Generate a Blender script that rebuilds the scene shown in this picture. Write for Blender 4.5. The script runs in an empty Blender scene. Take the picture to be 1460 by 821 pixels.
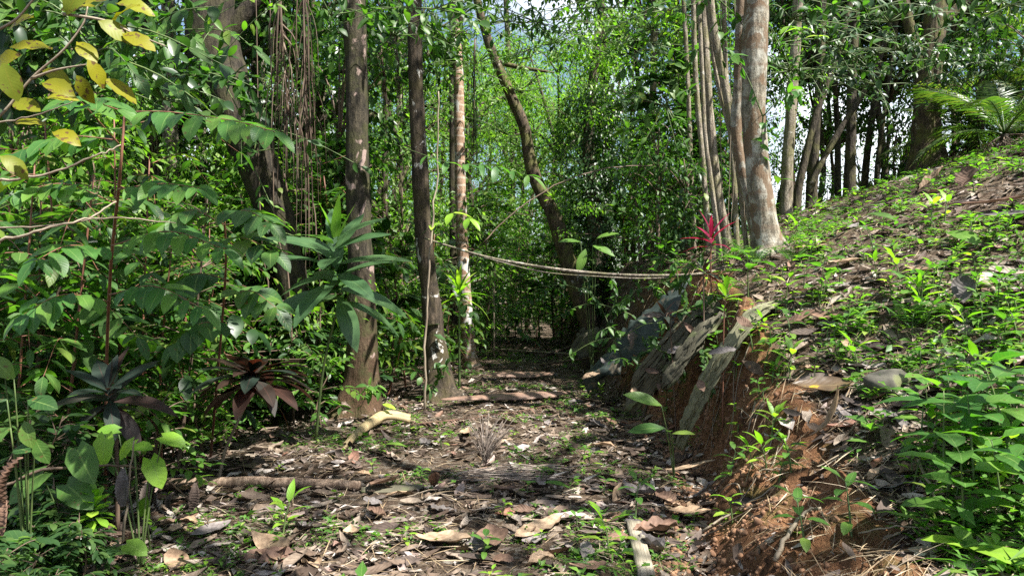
import bpy, math, random
import numpy as np
from mathutils import Vector

rng = np.random.default_rng(11)
RR = random.Random(5)
SC = bpy.context.scene
COL = SC.collection
rad = math.radians

# ------------------------------------------------------------------ camera, sky, sun, exposure
FPX, CX, CY = 1082.0, 730.0, 410.5          # focal length and centre in photo pixels
CAM_H = 1.5
cam_d = bpy.data.cameras.new('camera'); cam = bpy.data.objects.new('camera', cam_d); COL.objects.link(cam)
cam_d.sensor_width = 36.0; cam_d.lens = 36.0 * FPX / 1460.0
cam_d.clip_start = 0.05; cam_d.clip_end = 3000
cam.location = (0, 0, CAM_H); cam.rotation_euler = (rad(90), 0, 0)
SC.camera = cam

SUN_DIR = Vector((0.48, -0.29, 0.83)).normalized()      # towards the sun
W = bpy.data.worlds.new('World'); SC.world = W; W.use_nodes = True
nt = W.node_tree; nt.nodes.clear()
out = nt.nodes.new('ShaderNodeOutputWorld'); bg = nt.nodes.new('ShaderNodeBackground')
sky = nt.nodes.new('ShaderNodeTexSky'); sky.sky_type = 'NISHITA'; sky.sun_disc = False
sky.sun_elevation = math.asin(SUN_DIR.z); sky.sun_rotation = math.atan2(SUN_DIR.x, SUN_DIR.y)
sky.dust_density = 1.0
tcw = nt.nodes.new('ShaderNodeTexCoord')
cn = nt.nodes.new('ShaderNodeTexNoise'); cn.inputs['Scale'].default_value = 3.2; cn.inputs['Detail'].default_value = 6
cr = nt.nodes.new('ShaderNodeValToRGB'); cr.color_ramp.elements[0].position = 0.50; cr.color_ramp.elements[1].position = 0.70
cm = nt.nodes.new('ShaderNodeMixRGB'); cm.inputs[2].default_value = (12, 12.3, 12.8, 1)
nt.links.new(tcw.outputs['Generated'], cn.inputs['Vector']); nt.links.new(cn.outputs[0], cr.inputs[0])
nt.links.new(cr.outputs[0], cm.inputs[0]); nt.links.new(sky.outputs[0], cm.inputs[1]); nt.links.new(cm.outputs[0], bg.inputs[0])
bg.inputs[1].default_value = 0.06
nt.links.new(bg.outputs[0], out.inputs[0])

sd = bpy.data.lights.new('sun', 'SUN'); sd.energy = 5.0; sd.angle = rad(0.55); sd.color = (1.0, 0.965, 0.90)
so = bpy.data.objects.new('sun', sd); COL.objects.link(so); so.location = (20, -20, 60)
so.rotation_euler = SUN_DIR.to_track_quat('Z', 'Y').to_euler()

SC.view_settings.view_transform = 'Standard'; SC.view_settings.look = 'None'
SC.view_settings.gamma = 1.0; SC.view_settings.use_curve_mapping = False
SC.view_settings.exposure = 1.75
cy = SC.cycles
cy.max_bounces = 7; cy.diffuse_bounces = 4; cy.glossy_bounces = 2; cy.transmission_bounces = 5; cy.transparent_max_bounces = 4
cy.use_denoising = False
try:
    cy.denoiser = 'OPENIMAGEDENOISE'; cy.denoising_input_passes = 'RGB_ALBEDO_NORMAL'; cy.denoising_prefilter = 'ACCURATE'
except Exception: pass
cy.sample_clamp_indirect = 6.0
cy.caustics_reflective = False; cy.caustics_refractive = False

# ------------------------------------------------------------------ small maths
def nrm(a):
    a = np.asarray(a, float); return a / np.maximum(np.linalg.norm(a, axis=-1, keepdims=True), 1e-9)
def sstep(t): t = np.clip(t, 0, 1); return t * t * (3 - 2 * t)
_tab = np.random.default_rng(3).random((256, 256))
def vnoise(x, y):
    x = np.asarray(x, float); y = np.asarray(y, float)
    xi = np.floor(x).astype(int); yi = np.floor(y).astype(int); fx = sstep(x - xi); fy = sstep(y - yi)
    g = lambda a, b: _tab[a % 256, b % 256]
    return (g(xi, yi) * (1 - fx) + g(xi + 1, yi) * fx) * (1 - fy) + (g(xi, yi + 1) * (1 - fx) + g(xi + 1, yi + 1) * fx) * fy - 0.5
def fbm(x, y, o=4):
    s = 0; a = 1.0
    for k in range(o): s = s + a * vnoise(x * 2 ** k + 17.3 * k, y * 2 ** k + 9.1 * k); a *= 0.5
    return s

# ------------------------------------------------------------------ terrain
_Y = [0, 3, 4.6, 5.6, 7, 9.5, 12, 16, 23, 40]
def foot(y):  return np.interp(y, _Y, [0.6, 0.76, 1.08, 1.46, 1.62, 1.46, 1.3, 1.4, 1.5, 2.0])
def ledge(y): return np.interp(y, [0, 3, 4.3, 7, 8.5, 10.8, 14.7, 20, 40], [-1.9, -2.0, -2.15, -2.4, -2.0, -1.1, -0.8, -0.6, 0.0])
def cutp(y):
    c = np.interp(y, [0, 3, 4.5, 5.5, 6.5, 8, 10, 14, 20], [0.2, 0.25, 0.36, 0.72, 1.2, 1.6, 1.7, 1.9, 1.6])
    w = np.interp(y, [0, 3, 4.5, 5.5, 6.5, 8, 12], [0.8, 0.8, 0.75, 0.50, 0.46, 0.62, 0.8])
    return c, w
def H(x, y, micro=True):
    x = np.asarray(x, float); y = np.asarray(y, float)
    c, w = cutp(y); s = x - foot(y) + 0.10 * fbm(x * 1.3 + 5, y * 1.7, 3)
    g = np.interp(y, [0, 6, 10, 14, 30], [0.36, 0.37, 0.36, 0.31, 0.30])
    bank = c * sstep(s / w) ** 0.85 + g * np.maximum(0, s - w * 0.9)
    s2 = np.minimum(np.maximum(0, s - 7), 40); bank = bank - g * s2 * 0.8
    bank = bank - np.maximum(0, y - 14.5) * 0.42 * sstep((s - 1.2) / 2.5)
    bank = np.where(s > 0, np.maximum(bank, -14), bank)
    l = ledge(y) - x
    left = -0.30 * sstep(l / 2.0) - 0.10 * np.clip(l - 2, 0, 60)
    z = np.where(s > 0, bank, 0) + np.where(l > 0, left, 0)
    if micro:
        sl = sstep(s / 0.15) * sstep((w + 0.25 - s) / 0.25)
        near = np.exp(-np.maximum(0, y - 12) / 12)
        z = z + near * (0.10 * fbm(x * 0.9, y * 0.9, 3) * sstep((s - 0.5) / 2) + 0.035 * fbm(x * 3, y * 3, 3) + 0.012 * fbm(x * 14, y * 14, 2) * (1 - .8 * sl))
        z = z + near * sl * (0.20 * fbm(x * 3 + 3, y * 3.5, 3) + 0.10 * fbm(x * 7, y * 7, 2))
    return z
def hz(x, y): return float(H(np.array([x]), np.array([y]))[0])
def P(px, py, y): return np.array([(px - CX) / FPX * y, y, CAM_H + (CY - py) / FPX * y])
def G(px, py, y0=2.4, y1=60):
    ys = np.concatenate([np.arange(y0, 12, 0.01), np.arange(12, y1, 0.05)])
    x = (px - CX) / FPX * ys; z = CAM_H + (CY - py) / FPX * ys
    k = np.nonzero(z <= H(x, ys))[0]
    i = k[0] if len(k) else len(ys) - 1
    return np.array([x[i], ys[i], hz(x[i], ys[i])])
def slope_n(x, y, e=0.06):
    n = np.array([-(hz(x + e, y) - hz(x - e, y)) / (2 * e), -(hz(x, y + e) - hz(x, y - e)) / (2 * e), 1.0]); return nrm(n)

# ------------------------------------------------------------------ mesh building
class MB:
    def __init__(s): s.V = []; s.Q = []; s.T = []; s.UV = []; s.mq = []; s.mt = []; s.n = 0
    def add(s, V, Q=None, UV=None, T=None, mi=0):
        V = np.asarray(V, float); s.V.append(V); s.UV.append(np.zeros((len(V), 2)) if UV is None else np.asarray(UV, float))
        if Q is not None and len(Q): s.Q.append(np.asarray(Q) + s.n); s.mq.append(np.full(len(Q), mi))
        if T is not None and len(T): s.T.append(np.asarray(T) + s.n); s.mt.append(np.full(len(T), mi))
        s.n += len(V)
    def many(s, tm, M, Pn, mi=0):
        V, Q, T, UV = tm; n = len(Pn); k = len(V)
        if n == 0: return
        VV = np.einsum('nij,kj->nki', M, V) + np.asarray(Pn)[:, None, :]
        off = (np.arange(n) * k)[:, None, None]
        s.add(VV.reshape(-1, 3), (Q[None] + off).reshape(-1, 4) if len(Q) else None, np.tile(UV, (n, 1)), (T[None] + off).reshape(-1, 3) if len(T) else None, mi)
    def mesh(s, name, mats, smooth=True):
        me = bpy.data.meshes.new(name)
        V = np.concatenate(s.V); UV = np.concatenate(s.UV)
        Q = np.concatenate(s.Q) if s.Q else np.zeros((0, 4), int); T = np.concatenate(s.T) if s.T else np.zeros((0, 3), int)
        li = np.concatenate([Q.ravel(), T.ravel()]).astype(np.int32)
        me.vertices.add(len(V)); me.vertices.foreach_set('co', V.astype(np.float32).ravel())
        me.loops.add(len(li)); me.loops.foreach_set('vertex_index', li)
        st = np.concatenate([np.arange(len(Q)) * 4, len(Q) * 4 + np.arange(len(T)) * 3]).astype(np.int32)
        me.polygons.add(len(st)); me.polygons.foreach_set('loop_start', st)
        me.polygons.foreach_set('material_index', np.concatenate(s.mq + s.mt).astype(np.int32))
        me.polygons.foreach_set('use_smooth', np.full(len(st), smooth))
        uv = me.uv_layers.new(name='UVMap'); uv.data.foreach_set('uv', UV[li].astype(np.float32).ravel())
        for m in (mats if isinstance(mats, (list, tuple)) else [mats]): me.materials.append(m)
        me.update(calc_edges=True); me.validate()
        return me

PROF = {
    'ovate': lambda t: np.power(t, 0.55) * np.power(1 - t, 0.75) / 0.47,
    'ell':   lambda t: np.power(np.sin(np.pi * t), 0.8),
    'obov':  lambda t: np.power(t, 0.9) * np.power(1 - t, 0.45) / 0.535,
    'lance': lambda t: np.power(t, 0.6) * np.power(1 - t, 1.0) / 0.43,
    'strap': lambda t: np.power(np.clip(t * 5, 0, 1), 0.7) * np.power(np.clip((1 - t) * 2.2, 0, 1), 0.8),
}
def leaf(L=1.0, Wd=0.4, seg=4, fold=0.25, droop=0.25, shape='ovate', wave=0.0, twist=0.0, cols=1):
    """a leaf along +Y, face +Z; midrib folded, tip drooping; uv = (across, along)"""
    ts = np.linspace(0, 1, seg + 1); w = PROF[shape](np.clip(ts, 1e-4, 1 - 1e-4)) * Wd / 2
    w[0] = Wd * 0.03; w[-1] = Wd * 0.015
    us = np.linspace(-1, 1, 2 * cols + 1); V = []; UV = []
    for i, t in enumerate(ts):
        a = droop * t * 1.5
        cyy = L * (np.sin(a) / max(droop * 1.5, 1e-3) if droop > 1e-3 else t); cz = -L * ((1 - np.cos(a)) / max(droop * 1.5, 1e-3) if droop > 1e-3 else 0)
        for u in us:
            x = u * w[i]; z = abs(x) * fold + wave * Wd * math.sin(t * 17 + u * 2) * abs(u)
            ct, sn = math.cos(twist * t), math.sin(twist * t)
            V.append((x * ct - z * sn, cyy, cz + z * ct + x * sn)); UV.append((0.5 + 0.5 * u, t))
    nc = len(us); Q = [(i * nc + j, i * nc + j + 1, (i + 1) * nc + j + 1, (i + 1) * nc + j) for i in range(seg) for j in range(nc - 1)]
    return np.array(V), np.array(Q), np.zeros((0, 3), int), np.array(UV)
def leaf_far(Wd=0.42, fold=0.35, droop=0.15):
    h = Wd / 2
    V = np.array([(0, 0, 0), (-h, 0.45, h * fold), (0, 0.5, 0), (h, 0.45, h * fold), (0, 1, -droop)])
    T = np.array([(0, 2, 1), (0, 3, 2), (1, 2, 4), (2, 3, 4)])
    return V, np.zeros((0, 4), int), T, np.array([(.5, 0), (0, .45), (.5, .5), (1, .45), (.5, 1)])
def leaf_heart(seg=5, fold=0.12, droop=0.35, Wd=0.75):
    t = leaf(1.0, Wd, seg, fold, droop, 'ovate')
    V = t[0].copy(); w0 = Wd * 0.36
    V[0] = (-w0 * 0.62, -0.20, -0.02); V[2] = (w0 * 0.62, -0.20, -0.02)
    V[3][0] = -Wd * 0.46; V[5][0] = Wd * 0.46
    return V, t[1], t[2], t[3]
def curled(L, Wd, ax, ay, seg=5, nc=4, shape='ell', nz=0.0, seed=0):
    """dead leaf: rolled across by ax, along by ay (radians)"""
    r = np.random.default_rng(seed); ts = np.linspace(0, 1, seg + 1); w = PROF[shape](np.clip(ts, 1e-3, 1 - 1e-3)) * Wd / 2; w[0] = Wd * .04; w[-1] = Wd * .03
    V = []; UV = []
    for i, t in enumerate(ts):
        a = ay * (t - 0.5); yy = L * (math.sin(a) / ay if abs(ay) > 1e-3 else t - .5); zz = L * ((1 - math.cos(a)) / ay if abs(ay) > 1e-3 else 0)
        for j in range(nc + 1):
            u = 2 * j / nc - 1; b = ax * u * (0.6 + 0.5 * t); q = w[i]
            x = q * (math.sin(b) / ax if abs(ax) > 1e-3 else u); z = q * ((1 - math.cos(b)) / abs(ax) if abs(ax) > 1e-3 else 0)
            V.append((x, yy, zz + z + nz * Wd * (r.random() - .5) * abs(u))); UV.append((j / nc, t))
    n = nc + 1; Q = [(i * n + j, i * n + j + 1, (i + 1) * n + j + 1, (i + 1) * n + j) for i in range(seg) for j in range(nc)]
    return np.array(V), np.array(Q), np.zeros((0, 3), int), np.array(UV)

def frames(D, U, S=1.0):
    y = nrm(D); U = np.broadcast_to(np.asarray(U, float), y.shape); x = nrm(np.cross(y, U)); z = np.cross(x, y)
    M = np.stack([x, y, z], axis=-1); S = np.asarray(S, float)
    if S.ndim == 1: M = M * S[:, None, None]
    elif S.ndim == 2: M = M * S[:, None, :]
    else: M = M * S
    return M
def smooth_path(pts, n):
    pts = np.asarray(pts, float)
    if len(pts) == 2: return pts[0] + (pts[1] - pts[0]) * np.linspace(0, 1, n + 1)[:, None]
    p = np.vstack([2 * pts[0] - pts[1], pts, 2 * pts[-1] - pts[-2]]); o = []
    for i in range(1, len(p) - 2):
        for k in range(n):
            t = k / n; o.append(0.5 * (2 * p[i] + (p[i + 1] - p[i - 1]) * t + (2 * p[i - 1] - 5 * p[i] + 4 * p[i + 1] - p[i + 2]) * t * t + (3 * p[i] - p[i - 1] - 3 * p[i + 1] + p[i + 2]) * t ** 3))
    o.append(p[-2]); return np.array(o)
def tube(mb, pts, radii, sides=6, rough=0.0, seed=0, mi=0, rs=3.0, cap=True, flare=0.0):
    pts = np.asarray(pts, float); n = len(pts); radii = np.broadcast_to(np.asarray(radii, float), (n,))
    tg = nrm(np.gradient(pts, axis=0)); ref = np.array([1.0, 0, 0]) if abs(tg[0][0]) < 0.9 else np.array([0, 1.0, 0])
    a = nrm(np.cross(tg[0], ref)); th = np.linspace(0, 2 * np.pi, sides, endpoint=False); V = []; UV = []
    ln = np.concatenate([[0], np.cumsum(np.linalg.norm(np.diff(pts, axis=0), axis=1))])
    for i in range(n):
        a = nrm(a - tg[i] * np.dot(a, tg[i])); b = np.cross(tg[i], a)
        r = radii[i] * (1 + rough * 2 * (fbm(np.cos(th) * 1.5 + seed * 7.7, np.sin(th) * 1.5 + ln[i] * rs, 3))) if rough else np.full(sides, radii[i])
        if flare: r = r * (1 + flare * math.exp(-max(pts[i][2], 0) / 0.22) * np.clip(np.cos(th * 2.5 + seed) * np.cos(th * 1.5 + seed * 2) + .25, 0, 1))
        V.append(pts[i] + np.outer(np.cos(th) * r, a) + np.outer(np.sin(th) * r, b)); UV += [(k / sides, ln[i]) for k in range(sides)]
    Q = [(i * sides + k, i * sides + (k + 1) % sides, (i + 1) * sides + (k + 1) % sides, (i + 1) * sides + k) for i in range(n - 1) for k in range(sides)]
    V = np.concatenate(V); T = []
    if cap:
        V = np.vstack([V, pts[0], pts[-1]]); UV += [(0, 0), (0, 1)]; m = n * sides
        T = [(m, (k + 1) % sides, k) for k in range(sides)] + [(m + 1, (n - 1) * sides + k, (n - 1) * sides + (k + 1) % sides) for k in range(sides)]
    mb.add(V, Q, UV, T, mi)
def slab(mb, pts, widths, up, curl=0.0, thick=0.01, nc=6, rough=0.0, seed=0, edge=0.0):
    """a strip along pts, curled across by curl radians, with real thickness"""
    pts = np.asarray(pts, float); n = len(pts); widths = np.broadcast_to(np.asarray(widths, float), (n,)); tg = nrm(np.gradient(pts, axis=0)); r = np.random.default_rng(seed)
    top = []; bot = []; UV = []
    for i in range(n):
        x = nrm(np.cross(tg[i], up)); z = np.cross(x, tg[i])
        for j in range(nc + 1):
            u = 2 * j / nc - 1; a = curl * u; q = widths[i] / 2 * (1 + edge * (r.random() - .5) * (abs(u) > .9))
            px = q * (math.sin(a) / curl if abs(curl) > 1e-3 else u); pz = q * ((1 - math.cos(a)) / curl if abs(curl) > 1e-3 else 0)
            off = rough * float(fbm(np.array([u * 2.3 + seed * 3.1]), np.array([i * 0.35 + seed]), 3)[0])
            nrmv = nrm(x * (-math.sin(a)) + z * math.cos(a))
            c = pts[i] + x * px + z * (pz + off); top.append(c); bot.append(c - nrmv * thick); UV.append((j / nc, i / max(n - 1, 1)))
    m = nc + 1; N = n * m; Q = []
    for i in range(n - 1):
        for j in range(nc):
            q = (i * m + j, i * m + j + 1, (i + 1) * m + j + 1, (i + 1) * m + j); Q.append(q); Q.append(tuple(N + k for k in q[::-1]))
        Q.append((i * m, (i + 1) * m, N + (i + 1) * m, N + i * m)); Q.append((i * m + nc, N + i * m + nc, N + (i + 1) * m + nc, (i + 1) * m + nc))
    for j in range(nc):
        Q.append((j, N + j, N + j + 1, j + 1)); e = (n - 1) * m; Q.append((e + j, e + j + 1, N + e + j + 1, N + e + j))
    mb.add(top + bot, Q, UV + UV)

# ------------------------------------------------------------------ materials
def newmat(name):
    m = bpy.data.materials.new(name); m.use_nodes = True; t = m.node_tree; t.nodes.clear(); return m, t
def nd(t, typ, ins=None, **kw):
    n = t.nodes.new(typ)
    for k, v in kw.items(): setattr(n, k, v)
    for k, v in (ins or {}).items():
        if isinstance(v, bpy.types.NodeSocket): t.links.new(v, n.inputs[k])
        else: n.inputs[k].default_value = (tuple(v) + (1,) if isinstance(v, (tuple, list)) and len(v) == 3 and n.inputs[k].type == 'RGBA' else v)
    return n
def ramp(t, fac, stops):
    r = t.nodes.new('ShaderNodeValToRGB'); e = r.color_ramp.elements
    while len(e) < len(stops): e.new(0.5)
    for k, (p, c) in enumerate(stops): e[k].position = p; e[k].color = tuple(c) + (1,) if len(c) == 3 else c
    t.links.new(fac, r.inputs[0]); return r.outputs[0]
def mixc(t, f, a, b, mode='MIX'):
    n = nd(t, 'ShaderNodeMixRGB', blend_type=mode)
    for k, v in ((0, f), (1, a), (2, b)):
        if isinstance(v, bpy.types.NodeSocket): t.links.new(v, n.inputs[k])
        else: n.inputs[k].default_value = (v if k == 0 else (tuple(v) + (1,)))
    return n.outputs[0]
def mth(t, op, a, b=0.0, c=0.0):
    n = nd(t, 'ShaderNodeMath', operation=op)
    for k, v in ((0, a), (1, b), (2, c)):
        if isinstance(v, bpy.types.NodeSocket): t.links.new(v, n.inputs[k])
        else: n.inputs[k].default_value = v
    return n.outputs[0]

def leaf_mat(name, stops, trans=0.42, tcol=None, rough=0.46, vein=0.0, nvein=9, vcol=None, blotch=None, spec=0.38):
    m, t = newmat(name); geo = nd(t, 'ShaderNodeNewGeometry'); oi = nd(t, 'ShaderNodeObjectInfo')
    v = mth(t, 'FRACT', mth(t, 'ADD', geo.outputs['Random Per Island'], mth(t, 'MULTIPLY', oi.outputs['Random'], 0.35)))
    col = ramp(t, v, stops)
    tc = nd(t, 'ShaderNodeTexCoord')
    bump = None
    if vein > 0:
        sep = nd(t, 'ShaderNodeSeparateXYZ', {0: tc.outputs['UV']})
        u = mth(t, 'ABSOLUTE', mth(t, 'SUBTRACT', sep.outputs[0], 0.5))
        mid = mth(t, 'LESS_THAN', u, 0.028)
        w = mth(t, 'SINE', mth(t, 'MULTIPLY', mth(t, 'SUBTRACT', sep.outputs[1], mth(t, 'MULTIPLY', u, 0.45)), nvein * 6.283))
        lat = mth(t, 'MULTIPLY', mth(t, 'GREATER_THAN', w, 0.95), 0.3)
        vf = mth(t, 'MULTIPLY', mth(t, 'MAXIMUM', mid, lat), vein)
        col = mixc(t, vf, col, vcol or (0.20, 0.30, 0.09))
        bump = nd(t, 'ShaderNodeBump', {'Strength': 0.18 * vein, 'Distance': 0.006, 'Height': w}).outputs[0]
    if blotch:
        ns = nd(t, 'ShaderNodeTexNoise', {'Vector': tc.outputs['Object'], 'Scale': blotch[1], 'Detail': 3.0})
        col = mixc(t, ramp(t, ns.outputs[0], [(blotch[2], (0, 0, 0)), (blotch[2] + 0.05, (1, 1, 1))]), col, blotch[0])
    nv = nd(t, 'ShaderNodeTexNoise', {'Vector': tc.outputs['Object'], 'Scale': 7.0, 'Detail': 3.0})
    col = mixc(t, 0.6, col, ramp(t, nv.outputs[0], [(0.35, (0.66, 0.7, 0.7)), (0.65, (1.3, 1.22, 1.1))]), 'MULTIPLY')
    p = nd(t, 'ShaderNodeBsdfPrincipled', {'Base Color': col, 'Roughness': rough, 'Specular IOR Level': spec})
    tr = nd(t, 'ShaderNodeBsdfTranslucent', {'Color': mixc(t, 1.0, col, tcol or (1.55, 2.0, 0.55), 'MULTIPLY')})
    if bump: t.links.new(bump, p.inputs['Normal'])
    mx = nd(t, 'ShaderNodeMixShader', {0: trans, 1: p.outputs[0], 2: tr.outputs[0]})
    o = nd(t, 'ShaderNodeOutputMaterial', {0: mx.outputs[0]}); return m
def litter_mat(name, stops, rough=0.7, trans=0.1):
    m, t = newmat(name); geo = nd(t, 'ShaderNodeNewGeometry'); oi = nd(t, 'ShaderNodeObjectInfo'); tc = nd(t, 'ShaderNodeTexCoord')
    v = mth(t, 'FRACT', mth(t, 'ADD', geo.outputs['Random Per Island'], oi.outputs['Random']))
    col = ramp(t, v, stops)
    ns = nd(t, 'ShaderNodeTexNoise', {'Vector': tc.outputs['Object'], 'Scale': 26.0, 'Detail': 5.0})
    col = mixc(t, 0.75, col, ramp(t, ns.outputs[0], [(0.3, (0.35, 0.3, 0.27)), (0.65, (1.15, 1.12, 1.1))]), 'MULTIPLY')
    sep = nd(t, 'ShaderNodeSeparateXYZ', {0: tc.outputs['UV']}); u = mth(t, 'ABSOLUTE', mth(t, 'SUBTRACT', sep.outputs[0], 0.5))
    w = mth(t, 'SINE', mth(t, 'MULTIPLY', mth(t, 'SUBTRACT', sep.outputs[1], mth(t, 'MULTIPLY', u, 0.5)), 50.0))
    bp = nd(t, 'ShaderNodeBump', {'Strength': 0.16, 'Distance': 0.01, 'Height': w})
    p = nd(t, 'ShaderNodeBsdfPrincipled', {'Base Color': col, 'Roughness': rough, 'Specular IOR Level': 0.35, 'Normal': bp.outputs[0]})
    tr = nd(t, 'ShaderNodeBsdfTranslucent', {'Color': col})
    mx = nd(t, 'ShaderNodeMixShader', {0: trans, 1: p.outputs[0], 2: tr.outputs[0]}); nd(t, 'ShaderNodeOutputMaterial', {0: mx.outputs[0]}); return m
def bark_mat(name, c1, c2, patch=None, moss=None, ring=0.0, ringcol=(0.3, 0.27, 0.22), scale=1.0, ringfreq=9.0, low=None, bump=1.0, patch_t=0.62):
    m, t = newmat(name); tc = nd(t, 'ShaderNodeTexCoord'); oi = nd(t, 'ShaderNodeObjectInfo')
    shift = nd(t, 'ShaderNodeVectorMath', {0: tc.outputs['Object']}, operation='ADD')
    cmb = nd(t, 'ShaderNodeCombineXYZ', {0: mth(t, 'MULTIPLY', oi.outputs['Random'], 40.0), 2: mth(t, 'MULTIPLY', oi.outputs['Random'], 17.0)}); t.links.new(cmb.outputs[0], shift.inputs[1])
    v = shift.outputs[0]
    mp = nd(t, 'ShaderNodeMapping', {'Vector': v, 'Scale': (20 * scale, 20 * scale, 4.5 * scale)})
    n1 = nd(t, 'ShaderNodeTexNoise', {'Vector': mp.outputs[0], 'Scale': 1.0, 'Detail': 8.0, 'Roughness': 0.65})
    col = ramp(t, n1.outputs[0], [(0.40, c1), (0.62, c2)])
    if low:
        sp = nd(t, 'ShaderNodeSeparateXYZ', {0: tc.outputs['Object']}); lf = nd(t, 'ShaderNodeMapRange', {0: sp.outputs[2], 1: low[1], 2: low[2], 3: 0.65, 4: 0.0})
        col = mixc(t, lf.outputs[0], col, low[0])
    n4 = nd(t, 'ShaderNodeTexNoise', {'Vector': v, 'Scale': 70.0 * scale, 'Detail': 4.0})
    col = mixc(t, 0.6, col, ramp(t, n4.outputs[0], [(0.36, (0.32, 0.32, 0.32)), (0.64, (1.45, 1.42, 1.4))]), 'MULTIPLY')
    hgt = n1.outputs[0]
    if moss:
        n3 = nd(t, 'ShaderNodeTexNoise', {'Vector': v, 'Scale': 4.5 * scale, 'Detail': 6.0, 'Roughness': 0.7})
        col = mixc(t, ramp(t, n3.outputs[0], [(0.46, (0, 0, 0)), (0.62, (0.9, 0.9, 0.9))]), col, moss)
    if ring > 0:
        mp2 = nd(t, 'ShaderNodeMapping', {'Vector': v, 'Scale': (1.2, 1.2, 1.0)})
        wv = nd(t, 'ShaderNodeTexWave', {'Vector': mp2.outputs[0], 'Scale': ringfreq / 6.283 * 1.0, 'Distortion': 2.4, 'Detail': 3.0, 'Detail Scale': 1.5}, wave_type='BANDS', bands_direction='Z')
        rf = ramp(t, wv.outputs[0], [(0.80, (0, 0, 0)), (0.93, (ring, ring, ring))])
        col = mixc(t, rf, col, ringcol)
    if patch:
        mp3 = nd(t, 'ShaderNodeMapping', {'Vector': v, 'Scale': (5.5 * scale, 5.5 * scale, 4.0 * scale)})
        n2 = nd(t, 'ShaderNodeTexNoise', {'Vector': mp3.outputs[0], 'Scale': 1.0, 'Detail': 5.0, 'Roughness': 0.6, 'Distortion': 0.6})
        col = mixc(t, ramp(t, n2.outputs[0], [(patch_t, (0, 0, 0)), (patch_t + 0.03, (0.9, 0.9, 0.9))]), col, patch)
    b = nd(t, 'ShaderNodeBump', {'Strength': bump, 'Distance': 0.035, 'Height': hgt}); b2 = nd(t, 'ShaderNodeBump', {'Strength': bump * 0.6, 'Distance': 0.006, 'Height': n4.outputs[0], 'Normal': b.outputs[0]})
    p = nd(t, 'ShaderNodeBsdfPrincipled', {'Base Color': col, 'Roughness': 0.85, 'Specular IOR Level': 0.25, 'Normal': b2.outputs[0]}); nd(t, 'ShaderNodeOutputMaterial', {0: p.outputs[0]}); return m
def soil_mat():
    m, t = newmat('soil'); geo = nd(t, 'ShaderNodeNewGeometry'); tc = nd(t, 'ShaderNodeTexCoord'); v = tc.outputs['Object']
    n1 = nd(t, 'ShaderNodeTexNoise', {'Vector': v, 'Scale': 1.3, 'Detail': 8.0, 'Roughness': 0.6})
    n2 = nd(t, 'ShaderNodeTexNoise', {'Vector': v, 'Scale': 42.0, 'Detail': 8.0, 'Roughness': 0.75})
    n3 = nd(t, 'ShaderNodeTexNoise', {'Vector': v, 'Scale': 9.0, 'Detail': 8.0, 'Roughness': 0.7})
    humus = ramp(t, n2.outputs[0], [(0.30, (0.022, 0.015, 0.010)), (0.52, (0.085, 0.058, 0.038)), (0.72, (0.22, 0.165, 0.115))])
    vo = nd(t, 'ShaderNodeTexVoronoi', {'Vector': v, 'Scale': 26.0, 'Randomness': 1.0})
    bits = ramp(t, nd(t, 'ShaderNodeSeparateXYZ', {0: vo.outputs['Color']}).outputs[0], [(0.0, (0.04, 0.028, 0.02)), (0.4, (0.12, 0.08, 0.055)), (0.75, (0.24, 0.19, 0.14)), (1.0, (0.36, 0.33, 0.28))])
    col = mixc(t, ramp(t, n3.outputs[0], [(0.42, (0.1, 0.1, 0.1)), (0.6, (0.75, 0.75, 0.75))]), humus, bits)
    red = ramp(t, n3.outputs[0], [(0.34, (0.075, 0.038, 0.021)), (0.5, (0.23, 0.112, 0.055)), (0.68, (0.40, 0.22, 0.115))])
    red = mixc(t, 0.55, red, ramp(t, n2.outputs[0], [(0.3, (0.4, 0.4, 0.4)), (0.7, (1.3, 1.3, 1.25))]), 'MULTIPLY')
    cut = nd(t, 'ShaderNodeAttribute', attribute_name='cut').outputs['Fac']
    cf = ramp(t, mth(t, 'ADD', cut, mth(t, 'MULTIPLY', mth(t, 'SUBTRACT', n1.outputs[0], 0.5), 0.9)), [(0.38, (0, 0, 0)), (0.62, (1, 1, 1))])
    col = mixc(t, cf, col, red)
    ms = nd(t, 'ShaderNodeTexNoise', {'Vector': v, 'Scale': 5.0, 'Detail': 5.0})
    col = mixc(t, mth(t, 'MULTIPLY', cf, ramp(t, ms.outputs[0], [(0.56, (0, 0, 0)), (0.66, (0.6, 0.6, 0.6))])), col, (0.13, 0.12, 0.035))
    hsum = mth(t, 'ADD', n2.outputs[0], mth(t, 'MULTIPLY', n3.outputs[0], 1.5))
    b = nd(t, 'ShaderNodeBump', {'Strength': 1.0, 'Distance': 0.05, 'Height': hsum})
    p = nd(t, 'ShaderNodeBsdfPrincipled', {'Base Color': col, 'Roughness': 0.95, 'Specular IOR Level': 0.15, 'Normal': b.outputs[0]}); nd(t, 'ShaderNodeOutputMaterial', {0: p.outputs[0]}); return m
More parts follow.
